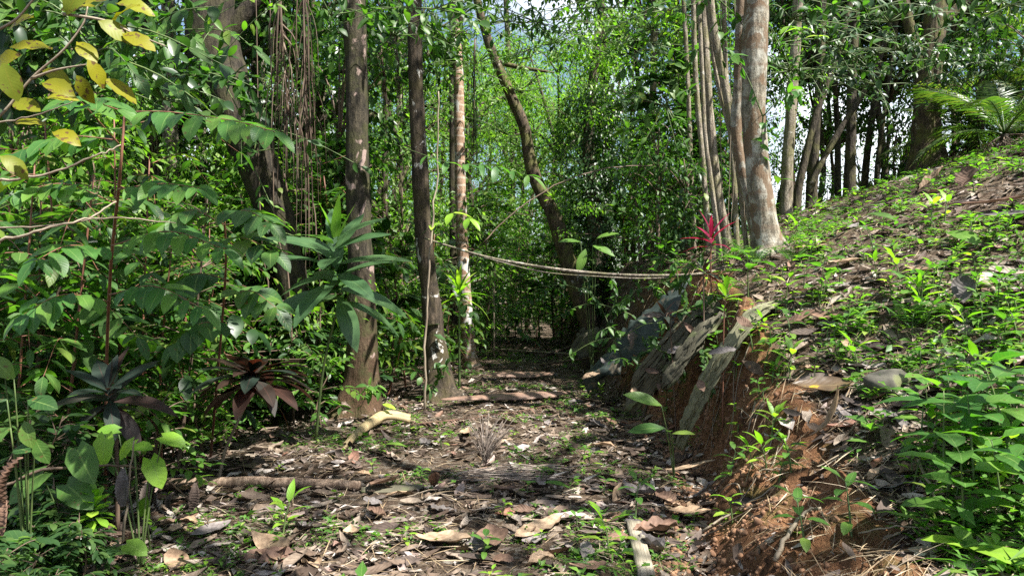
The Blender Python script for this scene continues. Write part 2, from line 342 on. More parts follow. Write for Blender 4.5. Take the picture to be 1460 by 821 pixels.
def plain_mat(name, c1, c2, scale=(20, 20, 4), rough=0.7, bump=0.4, patch=None):
    m, t = newmat(name); tc = nd(t, 'ShaderNodeTexCoord'); mp = nd(t, 'ShaderNodeMapping', {'Vector': tc.outputs['Object'], 'Scale': scale})
    n = nd(t, 'ShaderNodeTexNoise', {'Vector': mp.outputs[0], 'Scale': 1.0, 'Detail': 7.0, 'Roughness': 0.65}); col = ramp(t, n.outputs[0], [(0.32, c1), (0.68, c2)])
    if patch:
        n2 = nd(t, 'ShaderNodeTexNoise', {'Vector': tc.outputs['Object'], 'Scale': patch[1], 'Detail': 5.0}); col = mixc(t, ramp(t, n2.outputs[0], [(patch[2], (0, 0, 0)), (patch[2] + 0.06, (1, 1, 1))]), col, patch[0])
    b = nd(t, 'ShaderNodeBump', {'Strength': bump, 'Distance': 0.01, 'Height': n.outputs[0]})
    p = nd(t, 'ShaderNodeBsdfPrincipled', {'Base Color': col, 'Roughness': rough, 'Specular IOR Level': 0.35, 'Normal': b.outputs[0]}); nd(t, 'ShaderNodeOutputMaterial', {0: p.outputs[0]}); return m
def strip_mat(name, stops, nfib=40.0, rough=0.7, blotch=None):
    """fibrous strip: colour streaks run along the uv length"""
    m, t = newmat(name); tc = nd(t, 'ShaderNodeTexCoord'); mp = nd(t, 'ShaderNodeMapping', {'Vector': tc.outputs['UV'], 'Scale': (nfib, 2.5, 1)})
    n = nd(t, 'ShaderNodeTexNoise', {'Vector': mp.outputs[0], 'Scale': 1.0, 'Detail': 6.0, 'Roughness': 0.6}); col = ramp(t, n.outputs[0], stops)
    n2 = nd(t, 'ShaderNodeTexNoise', {'Vector': tc.outputs['Object'], 'Scale': 9.0, 'Detail': 5.0})
    col = mixc(t, 0.7, col, ramp(t, n2.outputs[0], [(0.3, (0.5, 0.5, 0.48)), (0.65, (1.15, 1.15, 1.1))]), 'MULTIPLY')
    if blotch:
        n3 = nd(t, 'ShaderNodeTexNoise', {'Vector': tc.outputs['Object'], 'Scale': blotch[1], 'Detail': 5.0}); col = mixc(t, ramp(t, n3.outputs[0], [(blotch[2], (0, 0, 0)), (blotch[2] + 0.05, (1, 1, 1))]), col, blotch[0])
    b = nd(t, 'ShaderNodeBump', {'Strength': 0.6, 'Distance': 0.008, 'Height': n.outputs[0]})
    p = nd(t, 'ShaderNodeBsdfPrincipled', {'Base Color': col, 'Roughness': rough, 'Specular IOR Level': 0.35, 'Normal': b.outputs[0]}); nd(t, 'ShaderNodeOutputMaterial', {0: p.outputs[0]}); return m

M = {}
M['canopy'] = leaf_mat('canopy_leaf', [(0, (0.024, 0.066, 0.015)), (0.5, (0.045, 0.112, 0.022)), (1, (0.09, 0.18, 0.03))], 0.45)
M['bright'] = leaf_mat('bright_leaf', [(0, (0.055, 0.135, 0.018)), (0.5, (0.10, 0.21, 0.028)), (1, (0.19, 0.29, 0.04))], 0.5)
M['lightfar'] = leaf_mat('haze_paled_leaf', [(0, (0.075, 0.16, 0.035)), (0.5, (0.12, 0.22, 0.05)), (1, (0.19, 0.29, 0.07))], 0.5)  # distance haze put into the colour as a paler leaf
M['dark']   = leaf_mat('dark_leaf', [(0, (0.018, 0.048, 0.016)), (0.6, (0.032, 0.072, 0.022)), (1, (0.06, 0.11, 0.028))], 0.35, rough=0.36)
M['shrub']  = leaf_mat('shrub_leaf', [(0, (0.024, 0.070, 0.018)), (0.45, (0.044, 0.112, 0.024)), (0.88, (0.078, 0.158, 0.030)), (1, (0.15, 0.19, 0.03))], 0.40, vein=0.5, nvein=8, rough=0.46, blotch=((0.11, 0.085, 0.03), 34.0, 0.645))
M['hero']   = leaf_mat('pinnate_leaf', [(0, (0.036, 0.115, 0.026)), (0.6, (0.060, 0.158, 0.030)), (1, (0.11, 0.22, 0.035))], 0.42, vein=0.4, nvein=10, rough=0.44, blotch=((0.10, 0.085, 0.03), 40.0, 0.655))
M['yellow'] = leaf_mat('yellow_leaf', [(0, (0.155, 0.155, 0.008)), (0.6, (0.22, 0.215, 0.010)), (1, (0.10, 0.145, 0.016))], 0.36, tcol=(1.1, 1.25, 0.4), spec=0.2, vein=0.15, nvein=9, vcol=(0.28, 0.18, 0.03), blotch=((0.10, 0.06, 0.02), 55.0, 0.585))
M['herb']   = leaf_mat('herb_leaf', [(0, (0.045, 0.12, 0.022)), (0.5, (0.075, 0.18, 0.03)), (0.85, (0.12, 0.23, 0.035)), (1, (0.20, 0.27, 0.05))], 0.42, vein=0.5, nvein=7, rough=0.45)
M['lime']   = leaf_mat('lime_leaf', [(0, (0.13, 0.28, 0.025)), (0.6, (0.20, 0.36, 0.035)), (1, (0.30, 0.42, 0.05))], 0.45, vein=0.35, nvein=7, rough=0.45)
M['cord']   = leaf_mat('dark_cordyline_leaf', [(0, (0.014, 0.028, 0.020)), (0.6, (0.022, 0.036, 0.026)), (1, (0.04, 0.024, 0.022))], 0.2, tcol=(3.0, 0.8, 0.6), vein=0.25, nvein=16, vcol=(0.12, 0.04, 0.045), rough=0.48, spec=0.28)
M['cordred'] = leaf_mat('copper_cordyline_leaf', [(0, (0.022, 0.016, 0.012)), (1, (0.038, 0.020, 0.015))], 0.22, tcol=(3.4, 1.3, 0.7), vein=0.25, nvein=16, vcol=(0.12, 0.05, 0.04), rough=0.5, spec=0.25)
M['red']    = leaf_mat('crimson_leaf', [(0, (0.20, 0.010, 0.045)), (1, (0.40, 0.025, 0.10))], 0.4, tcol=(1.6, 1.0, 1.0), vein=0.3, nvein=14, vcol=(0.6, 0.15, 0.22), rough=0.4)
M['costus'] = leaf_mat('costus_leaf', [(0, (0.045, 0.100, 0.042)), (1, (0.070, 0.135, 0.052))], 0.32, vein=0.3, nvein=22, rough=0.34, vcol=(0.15, 0.24, 0.09))
M['frond']  = leaf_mat('palm_frond_leaf', [(0, (0.035, 0.075, 0.02)), (0.7, (0.06, 0.11, 0.03)), (1, (0.14, 0.15, 0.04))], 0.4, rough=0.35)
M['deadfrond'] = litter_mat('dead_frond', [(0, (0.065, 0.042, 0.028)), (0.5, (0.13, 0.09, 0.06)), (1, (0.24, 0.19, 0.14))], 0.75, 0.25)
M['litter'] = litter_mat('dry_leaf', [(0, (0.058, 0.040, 0.029)), (0.24, (0.118, 0.083, 0.059)), (0.48, (0.19, 0.145, 0.107)), (0.68, (0.27, 0.225, 0.178)), (0.84, (0.42, 0.38, 0.34)), (0.93, (0.33, 0.29, 0.27)), (1, (0.22, 0.10, 0.06))])
M['litterdark'] = litter_mat('decayed_leaf', [(0, (0.03, 0.022, 0.018)), (0.5, (0.07, 0.05, 0.04)), (1, (0.16, 0.13, 0.11))], 0.8, 0.02)
M['tanleaf'] = litter_mat('tan_leaf', [(0, (0.31, 0.215, 0.135)), (0.5, (0.38, 0.28, 0.185)), (1, (0.24, 0.155, 0.10))])
M['brownleaf'] = litter_mat('brown_leaf', [(0, (0.16, 0.095, 0.065)), (0.5, (0.22, 0.135, 0.092)), (1, (0.12, 0.078, 0.056))])
M['greyleaf'] = litter_mat('grey_leaf', [(0, (0.10, 0.09, 0.085)), (0.6, (0.16, 0.145, 0.14)), (1, (0.24, 0.21, 0.20))])
M['stain'] = leaf_mat('stained_leaf', [(0, (0.085, 0.055, 0.03)), (1, (0.10, 0.065, 0.035))], 0.1, tcol=(1, 1, 1), vein=.3, vcol=(.25, .2, .1), blotch=((0.28, 0.20, 0.02), 8.0, 0.60))
M['soil'] = soil_mat()
M['barkA'] = bark_mat('brown_bark', (0.016, 0.0135, 0.009), (0.064, 0.053, 0.034), patch=(0.29, 0.21, 0.18), moss=(0.050, 0.050, 0.018), low=((0.105, 0.056, 0.030), 0.2, 1.9), patch_t=0.60)
M['barkB'] = bark_mat('dark_bark', (0.024, 0.019, 0.013), (0.090, 0.068, 0.046), patch=(0.46, 0.44, 0.40), moss=(0.055, 0.045, 0.02), patch_t=0.60)
M['barkpalm'] = bark_mat('ringed_palm_bark', (0.20, 0.12, 0.075), (0.38, 0.27, 0.19), patch=(0.46, 0.45, 0.42), ring=0.55, ringcol=(0.44, 0.39, 0.33), ringfreq=13.0, bump=0.3, patch_t=0.57)
M['barkpale'] = bark_mat('pale_bark', (0.095, 0.080, 0.056), (0.29, 0.26, 0.20), patch=(0.14, 0.092, 0.055), ring=0.35, ringcol=(0.14, 0.09, 0.06), ringfreq=10.0, moss=(0.40, 0.385, 0.33), bump=0.6, patch_t=0.51)
M['barkslim'] = bark_mat('grey_slim_bark', (0.13, 0.105, 0.075), (0.33, 0.29, 0.23), patch=(0.48, 0.45, 0.40), moss=(0.16, 0.15, 0.07), patch_t=0.64)
M['barkdark'] = bark_mat('black_brown_bark', (0.012, 0.010, 0.007), (0.052, 0.042, 0.029), moss=(0.055, 0.05, 0.022))
M['barkmoss'] = bark_mat('mossy_bark', (0.032, 0.024, 0.015), (0.11, 0.08, 0.052), moss=(0.10, 0.10, 0.03), patch=(0.30, 0.28, 0.23), patch_t=0.66)
M['barkbg'] = bark_mat('forest_bark', (0.024, 0.019, 0.013), (0.085, 0.070, 0.050), patch=(0.24, 0.22, 0.18), patch_t=0.64, moss=(0.09, 0.085, 0.035))
M['twig'] = plain_mat('dry_twig', (0.13, 0.095, 0.065), (0.30, 0.25, 0.18))
M['twigdark'] = plain_mat('dark_twig', (0.06, 0.04, 0.028), (0.16, 0.11, 0.075))
M['greenstem'] = plain_mat('green_stem', (0.05, 0.09, 0.03), (0.12, 0.16, 0.05), rough=0.5, bump=0.1)
M['redstem'] = plain_mat('reddish_stem', (0.12, 0.05, 0.03), (0.22, 0.10, 0.06), rough=0.6)
M['polebark'] = bark_mat('fallen_pole_bark', (0.10, 0.08, 0.06), (0.30, 0.26, 0.21), moss=(0.15, 0.14, 0.07), patch=(0.5, 0.48, 0.43), patch_t=0.62)
M['sheath'] = strip_mat('cream_sheath', [(0.3, (0.24, 0.175, 0.085)), (0.7, (0.40, 0.32, 0.19))], 30, 0.6, blotch=((0.26, 0.16, 0.08), 9.0, 0.66))
M['spathe'] = strip_mat('brown_spathe', [(0.3, (0.13, 0.075, 0.055)), (0.7, (0.24, 0.155, 0.115))], 26, 0.55)
M['slabpale'] = strip_mat('weathered_fibre', [(0.30, (0.07, 0.066, 0.04)), (0.5, (0.165, 0.16, 0.095)), (0.70, (0.29, 0.28, 0.18))], 30, 0.8, blotch=((0.17, 0.18, 0.075), 6.0, 0.58))
M['slabdark'] = strip_mat('dark_fibre', [(0.30, (0.032, 0.030, 0.02)), (0.5, (0.085, 0.078, 0.052)), (0.70, (0.17, 0.155, 0.105))], 26, 0.85, blotch=((0.10, 0.11, 0.05), 5.0, 0.56))
M['sheet'] = plain_mat('blue_green_sheet', (0.016, 0.024, 0.021), (0.04, 0.055, 0.048), (6, 6, 6), 0.6, 0.5, patch=((0.10, 0.085, 0.06), 9.0, 0.58))
M['wood'] = strip_mat('old_wood', [(0.3, (0.17, 0.14, 0.10)), (0.7, (0.36, 0.32, 0.25))], 9, 0.8)
M['log'] = bark_mat('weathered_log', (0.12, 0.08, 0.055), (0.30, 0.22, 0.16), scale=1.5, bump=0.5)
M['rock'] = plain_mat('grey_rock', (0.05, 0.046, 0.036), (0.14, 0.13, 0.10), (8, 8, 8), 0.9, 0.6, patch=((0.16, 0.17, 0.08), 6.0, 0.55))
M['clod'] = plain_mat('red_soil_clod', (0.09, 0.045, 0.025), (0.26, 0.145, 0.08), (25, 25, 25), 0.95, 0.6)
M['straw'] = litter_mat('straw', [(0, (0.20, 0.14, 0.08)), (0.6, (0.36, 0.28, 0.17)), (1, (0.46, 0.40, 0.30))], 0.8, 0.1)
M['drystalk'] = litter_mat('dry_stalk', [(0, (0.15, 0.12, 0.10)), (0.6, (0.24, 0.20, 0.17)), (1, (0.32, 0.28, 0.24))], 0.8, 0.05)
M['fern'] = leaf_mat('fern_leaf', [(0, (0.05, 0.13, 0.03)), (1, (0.09, 0.19, 0.04))], 0.4)

# ------------------------------------------------------------------ objects
def mesh_obj(name, me, parent=None, loc=(0, 0, 0), rot=(0, 0, 0), scale=1.0):
    o = bpy.data.objects.new(name, me); COL.objects.link(o); o.location = loc; o.rotation_euler = rot
    o.scale = (scale,) * 3 if np.isscalar(scale) else scale
    if parent: o.parent = parent
    return o
def tag(o, label, cat, group=None):
    o['label'] = label; o['category'] = cat
    if group: o['group'] = group
    return o
def thing(name, label, cat, loc, rotz=0.0, group=None, scale=1.0):
    o = bpy.data.objects.new(name, None); COL.objects.link(o); o.location = loc; o.rotation_euler = (0, 0, rotz); o.empty_display_size = 0.1
    o.scale = (scale,) * 3 if np.isscalar(scale) else scale
    return tag(o, label, cat, group)
def single(name, me, label, cat, loc, rot=(0, 0, 0), scale=1.0, group=None): return tag(mesh_obj(name, me, None, loc, rot, scale), label, cat, group)
def kind(o, k): o['kind'] = k; return o
def align(n, rz=0.0, tilt=(0, 0)):
    """euler that puts local Z on n, turned by rz"""
    q = Vector(n).to_track_quat('Z', 'Y'); from mathutils import Quaternion
    return (q @ Quaternion((0, 0, 1), rz) @ Quaternion((1, 0, 0), tilt[0]) @ Quaternion((0, 1, 0), tilt[1])).to_euler()

# ================================================================== SETTING: ground
def build_ground():
    def axis(lo, a, b, hi, d, g=1.16):
        mid = list(np.arange(a, b, d)); l = []; s = d; x = a
        while x > lo: s *= g; x -= s; l.append(x)
        r = []; s = d; x = mid[-1]
        while x < hi: s *= g; x += s; r.append(x)
        return np.array(l[::-1] + mid + r)
    xs = axis(-500, -3.2, 5.5, 500, 0.045); ys = axis(-60, 2.6, 10.5, 900, 0.045)
    X, Y = np.meshgrid(xs, ys); Z = H(X, Y); nx, ny = len(xs), len(ys)
    mb = MB(); i = np.arange(ny - 1)[:, None] * nx + np.arange(nx - 1)[None]
    Q = np.stack([i, i + 1, i + nx + 1, i + nx], -1).reshape(-1, 4); mb.add(np.stack([X, Y, Z], -1).reshape(-1, 3), Q, np.stack([X, Y], -1).reshape(-1, 2))
    me = mb.mesh('ground', M['soil'])
    c, w = cutp(Y); s = X - foot(Y); cut = sstep((s + 0.1) / 0.25) * sstep((w + 0.35 - s) / 0.5)
    cut = cut * np.interp(Y, [0, 9, 11, 14], [1, 1, 0.5, 0.2]) * 0.9 + 0.25 * sstep((s) / 0.6) * (Y < 5.6)
    at = me.attributes.new('cut', 'FLOAT', 'POINT'); at.data.foreach_set('value', cut.astype(np.float32).ravel())
    kind(mesh_obj('ground', me), 'structure')
build_ground()

# ================================================================== plant builders (local meshes)
LF = [leaf_far(0.46, 0.35, 0.12), leaf_far(0.36, 0.5, 0.25), leaf_far(0.55, 0.2, 0.05)]
L2 = [leaf(1, 0.40, 3, 0.3, 0.25, 'ovate'), leaf(1, 0.46, 3, 0.2, 0.45, 'ell'), leaf(1, 0.36, 3, 0.35, 0.15, 'ovate')]
L4 = [leaf(1, 0.42, 5, 0.28, 0.30, 'ovate', 0.02), leaf(1, 0.48, 5, 0.22, 0.5, 'ell', 0.03), leaf(1, 0.38, 5, 0.3, 0.2, 'ovate', 0.03)]

def scatter_leaves(mb, tms, pos, D, U, S, r, mi=0):
    k = r.integers(0, len(tms), len(pos))
    for q, tm in enumerate(tms):
        s = k == q
        if s.any(): mb.many(tm, frames(D[s], U[s], S[s]), pos[s], mi)
def clump_leaves(mb, C, Rc, n, L, r, tms=LF, flat=0.6, hang=0.5):
    """n leaves round each centre"""
    m = len(C) * n; c = np.repeat(C, n, axis=0); rc = np.repeat(Rc, n)
    d = nrm(r.normal(size=(m, 3))); q = r.random(m) ** 0.45
    off = d * (q * rc)[:, None]; off[:, 2] *= flat
    D = nrm(off * np.array([1, 1, 0.5]) + r.normal(size=(m, 3)) * 0.35 * rc[:, None] + np.array([0, 0, -hang]) * rc[:, None])
    U = nrm(np.array([0, 0, 1.0]) + r.normal(size=(m, 3)) * 0.45)
    scatter_leaves(mb, tms, c + off, D, U, L * r.uniform(0.65, 1.25, m), r)

def crown_pair(seed, rx, rz, ncl, nlf, L, rc=(0.35, 0.75), limbs=9, mat='canopy'):
    """crown centred at the trunk top (origin): (foliage mesh, limb mesh)"""
    r = np.random.default_rng(seed); C = []
    while len(C) < ncl:
        p = r.uniform(-1, 1, 3); q = np.linalg.norm(p)
        if 0.35 < q < 1 and vnoise(p[0] * 2.2 + seed, p[1] * 2.2 + p[2] * 1.7) > -0.22: C.append(p * np.array([rx, rx, rz]) + np.array([0, 0, rz * 0.55]))
    C = np.array(C); mb = MB(); clump_leaves(mb, C, r.uniform(*rc, ncl), nlf, L, r)
    bm = MB(); idx = r.choice(ncl, min(limbs, ncl), replace=False)
    for i in idx:
        e = C[i]; mid = e * np.array([0.45, 0.45, 0.5]) + r.normal(size=3) * 0.15; mid[2] = max(mid[2], 0.1)
        tube(bm, smooth_path([(0, 0, -0.4), mid, e], 5), np.linspace(0.075, 0.012, 11), 6)
        for j in np.argsort(np.linalg.norm(C - e, axis=1))[1:4]:
            tube(bm, smooth_path([mid * 0.4 + e * 0.6, (e + C[j]) / 2 + r.normal(size=3) * 0.08, C[j]], 3), np.linspace(0.03, 0.008, 7), 4)
    return mb.mesh('crown_mesh', M[mat]), bm.mesh('limb_mesh', M['barkbg'])

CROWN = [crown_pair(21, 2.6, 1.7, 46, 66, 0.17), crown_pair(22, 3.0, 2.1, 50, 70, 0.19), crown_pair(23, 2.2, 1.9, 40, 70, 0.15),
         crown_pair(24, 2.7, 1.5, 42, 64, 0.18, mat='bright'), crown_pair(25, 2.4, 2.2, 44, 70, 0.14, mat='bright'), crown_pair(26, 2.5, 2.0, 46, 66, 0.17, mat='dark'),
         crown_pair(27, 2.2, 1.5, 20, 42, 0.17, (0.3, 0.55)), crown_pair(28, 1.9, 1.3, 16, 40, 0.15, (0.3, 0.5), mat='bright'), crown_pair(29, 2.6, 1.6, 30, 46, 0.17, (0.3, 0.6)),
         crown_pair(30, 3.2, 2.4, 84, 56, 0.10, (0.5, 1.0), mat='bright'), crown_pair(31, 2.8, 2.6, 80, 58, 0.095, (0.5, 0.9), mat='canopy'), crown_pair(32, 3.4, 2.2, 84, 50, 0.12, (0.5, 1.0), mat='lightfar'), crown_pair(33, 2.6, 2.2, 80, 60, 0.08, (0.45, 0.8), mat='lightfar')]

def tree_from_px(name, label, cat, Y, poly, bark, top=9.0, crown=0, cs=1.0, group=None, sides=24, rough=0.10, ext=0.0, limbs=(), flare=0.3):
    """poly: (px, py, width px[, depth]) from base to top; trunk carries on to height top and bears a crown there"""
    pts = [P(p[0], p[1], p[3] if len(p) > 3 else Y) for p in poly]; rr = [p[2] / 2 * (p[3] if len(p) > 3 else Y) / FPX for p in poly]
    b = pts[0].copy(); gz = hz(b[0], b[1])
    if b[2] > gz + 0.02: pts.insert(0, np.array([b[0] + (pts[0][0] - pts[1][0]) * 0.2, b[1], gz])); rr.insert(0, rr[0] * 1.15)
    base = pts[0].copy(); base[2] = min(base[2], hz(base[0], base[1]))
    pts.insert(0, base - np.array([0, 0, 0.25])); rr.insert(0, rr[0] * 1.1)
    d = nrm(pts[-1] - pts[-2]); d = nrm(d * np.array([0.6, 0.6, 1]))
    while pts[-1][2] < top:
        d = nrm(d + rng.normal(size=3) * 0.05); pts.append(pts[-1] + d * 1.2); rr.append(rr[-1] * 0.88)
    pp = np.array(pts) - base; k = 7
    path = smooth_path(pp, 9); rad_ = np.interp(np.linspace(0, len(rr) - 1, len(path)), range(len(rr)), rr)
    root = thing(name, label, cat, base, 0, group)
    mb = MB(); tube(mb, path, rad_, sides, rough, seed=len(bpy.data.objects) * 0.37, flare=flare)
    mesh_obj('trunk', mb.mesh('trunk', bark), root)
    if crown is not None:
        cm_, lm = CROWN[crown]; rz = rng.uniform(0, 6.28)
        mesh_obj('crown', cm_, root, path[-1], (0, 0, rz), cs); mesh_obj('branches', lm, root, path[-1], (0, 0, rz), cs)
    if limbs:
        lb = MB()
        for l in limbs:
            lp = [P(p[0], p[1], p[3] if len(p) > 3 else Y) - base for p in l]; lw = [p[2] / 2 * Y / FPX for p in l]
            pt = smooth_path(lp, 6); tube(lb, pt, np.interp(np.linspace(0, len(lw) - 1, len(pt)), range(len(lw)), lw), 10, 0.07, seed=3)
        mesh_obj('limb', lb.mesh('limb', bark), root)
    return root, base

# ================================================================== the trunks one can tell apart
tree_from_px('tree', 'stout brown tree trunk with pink lichen patches behind the cream palm sheath', 'tree', 9.0,
    [(518, 596, 62), (518, 575, 52), (517, 520, 46), (516, 440, 40), (513, 340, 35), (510, 240, 33), (508, 120, 31), (505, 0, 31), (503, -80, 30)], M['barkA'], 9.5, 8, 1.0, flare=1.1)
tree_from_px('tree', 'dark brown leaning tree trunk with white lichen specks, next to the lichen-patched stout trunk', 'tree', 10.2,
    [(634, 572, 52), (630, 555, 40), (622, 500, 32), (613, 420, 27), (604, 330, 25), (598, 230, 23), (593, 110, 21), (591, 0, 20), (590, -80, 19)], M['barkB'], 10, 7, 0.95, flare=1.1)
tree_from_px('palm_tree', 'slim pale ringed palm trunk beside the far bend of the path', 'palm', 14.2,
    [(672, 525, 26), (669, 505, 20), (665, 450, 18), (661, 380, 17), (657, 290, 16), (655, 180, 15), (653, 60, 15), (652, -60, 15)], M['barkpalm'], 10.5, 7, 0.8, rough=0.03)
tree_from_px('tree', 'thin black straight trunk close behind the ringed palm', 'tree', 16.5,
    [(648, 500, 11), (646, 330, 10), (645, 160, 9), (645, 0, 9), (645, -60, 9)], M['barkdark'], 10.5, 7, 0.8)
tree_from_px('tree', 'mossy crooked tree leaning over the path with a bromeliad on its bend', 'tree', 14.0,
    [(842, 470, 26), (830, 430, 25), (815, 390, 24), (803, 350, 22), (788, 305, 21), (766, 262, 19), (755, 225, 18), (747, 180, 16), (728, 135, 15), (708, 90, 13), (692, 45, 12), (680, 0, 11), (672, -60, 11)], M['barkmoss'], 8, 7, 0.55,
    limbs=[[(707, 88, 8), (740, 96, 7), (790, 104, 3)]])
tree_from_px('tree', 'thick pale blotched trunk rooted on the bank above the crimson plant', 'tree', 8.2,
    [(1096, 352, 45), (1092, 335, 39), (1086, 290, 35), (1079, 220, 32), (1074, 140, 33), (1076, 60, 34), (1079, 0, 34), (1082, -80, 33)], M['barkpale'], 9.5, 8, 1.0)
tree_from_px('tree', 'slender pale trunk half hidden behind the thick blotched trunk on the bank', 'tree', 8.6,
    [(1082, 338, 16), (1070, 290, 16), (1058, 240, 15), (1050, 190, 15), (1054, 110, 16), (1056, 40, 16), (1057, -60, 15)], M['barkpale'], 9, 7, 0.8)
tree_from_px('tree', 'slim grey trunk slanting up from the bank, touching the pale blotched pair', 'tree', 8.9,
    [(1076, 335, 14), (1066, 285, 14), (1055, 235, 13), (1043, 170, 13), (1030, 105, 12), (1018, 45, 11), (1010, -40, 11)], M['barkslim'], 9, 6, 0.7)
tree_from_px('tree', 'slim grey lichened stem standing behind the crimson plant', 'tree', 9.4,
    [(1036, 335, 13), (1026, 290, 12), (1018, 230, 12), (1011, 150, 11), (1006, 70, 11), (1001, -40, 10)], M['barkslim'], 9, 7, 0.7)
tree_from_px('tree', 'very thin bare grey stem, outermost of the cluster behind the crimson plant', 'tree', 9.2,
    [(1024, 340, 7), (1015, 270, 7), (1005, 190, 6), (1001, 100, 6), (997, 20, 6), (994, -40, 6)], M['barkslim'], 8, 7, 0.5)
for i, (a, b, c, d, Y) in enumerate([((1050, 340, 8), (1046, 240, 8), (1036, 120, 7), (1030, -40, 7), 9.8), ((1010, 345, 9), (1002, 230, 8), (992, 110, 8), (988, -40, 7), 10.6), ((1062, 330, 7), (1048, 220, 7), (1020, 100, 6), (1004, -40, 6), 9.0), ((990, 350, 7), (985, 240, 7), (980, 100, 6), (972, -40, 6), 11.5), ((1072, 330, 6), (1066, 200, 6), (1066, 100, 6), (1068, -40, 5), 9.6)]):
    tree_from_px('tree', 'bare pole-thin stem in the grey cluster behind the crimson plant', 'tree', Y, [a, b, c, d], M['barkslim'], 8, 7, .5, 'pole-thin stems of the grey cluster', sides=9)
# crest of the slope
tree_from_px('tree', 'broad root-wrapped tree on the crest of the slope beside the feathery palm', 'tree', 13.5,
    [(1322, 222, 50), (1321, 195, 37), (1322, 140, 34), (1326, 80, 32), (1335, 20, 28), (1345, -60, 25)], M['barkmoss'], 9, 8, 1.0,
    limbs=[[(1318, 130, 20), (1306, 70, 18), (1292, 20, 15), (1280, -50, 13)], [(1332, 45, 16), (1365, 12, 13), (1395, -25, 10)]])
cr_trunks = [((1122, 262, 17), (1128, 150, 15), (1136, 40, 14), (1140, -50, 13), 13.0, 'upright brown trunk on the crest just past the thick blotched trunk'),
    ((1140, 262, 11), (1162, 170, 10), (1196, 70, 9), (1222, -40, 8), 13.6, 'thin dark trunk leaning over the pale patch of sky on the crest'),
    ((1158, 258, 15), (1163, 190, 13), (1170, 90, 12), (1172, -50, 12), 14.2, 'straight dark trunk standing against the white sky on the crest'),
    ((1160, 256, 9), (1195, 190, 8), (1238, 120, 8), (1262, 60, 7), 14.0, 'most slanted thin trunk crossing the sky gap on the crest'),
    ((1212, 240, 15), (1213, 190, 14), (1216, 90, 13), (1222, -50, 12), 14.6, 'grey mottled trunk in the middle of the sky gap on the crest'),
    ((1252, 228, 7), (1262, 150, 6), (1275, 60, 6), (1284, -50, 5), 15.0, 'wiry thin stem close to the root-wrapped tree on the crest')]
for a, b, c, d, Y, lab in cr_trunks:
    tree_from_px('tree', lab, 'tree', Y, [a, b, c, d], M['barkbg'] if Y > 13.5 else M['barkslim'], 8.5, RR.choice([6, 7]), 0.45, sides=10)
# left side
tree_from_px('strangler_tree', 'huge dark leaning tree hung with roots and climbers in the leafy thicket', 'tree', 9.6,
    [(432, 520, 40), (424, 460, 38), (412, 380, 42), (396, 310, 50), (368, 235, 56), (338, 165, 62), (314, 100, 66), (302, 40, 68), (298, -60, 66)], M['barkdark'], 10, 5, 1.1, rough=0.13,
    limbs=[[(310, 70, 30), (345, 25, 24), (385, -30, 20)], [(300, 60, 22), (262, 68, 16), (225, 62, 12), (190, 40, 8)]])
tree_from_px('tree', 'dark shaggy trunk hung with dead vines among the big leaves', 'tree', 10.4,
    [(222, 520, 24), (219, 400, 24), (216, 280, 25), (213, 180, 25), (206, 80, 24), (200, -40, 23)], M['barkdark'], 9, 8, 0.9, rough=0.12)
tree_from_px('tree', 'grey-brown lichened trunk between the shaggy trunk and the huge dark tree', 'tree', 11.5,
    [(246, 500, 20), (244, 350, 20), (243, 200, 20), (241, 80, 19), (240, -40, 18)], M['barkslim'], 9.5, 6, 0.9)

def forest_band():
    """slim trees of the forest behind"""
    spots = [(545, 17, 10), (536, 14, 12), (437, 13.5, 9), (385, 18, 12), (100, 14, 14), (60, 11.5, 13), (165, 15, 16), (575, 20, 10), (870, 19, 14), (925, 15, 12), (960, 17, 11), (290, 17, 16), (735, 28, 9), (20, 16, 18)]
    for px, Y, w in spots:
        lean = RR.uniform(-16, 16)
        base_py = CY - (hz((px - CX) / FPX * Y, Y) - CAM_H) / Y * FPX
        tree_from_px('forest_tree', 'slim trunk standing back in the dense forest', 'tree', Y,
            [(px, base_py, w * 1.25), (px + lean * 0.3, base_py - 90, w), (px + lean * 0.7 + RR.uniform(-6, 6), 200, w * .9), (px + lean, -20, w * .8)], M['barkbg'] if RR.random() < .65 else M['barkslim'], 8.5 + RR.random() * 3, RR.choice([6, 7]), RR.uniform(0.75, 1.1), 'slim trunks back in the forest', sides=9)
forest_band()

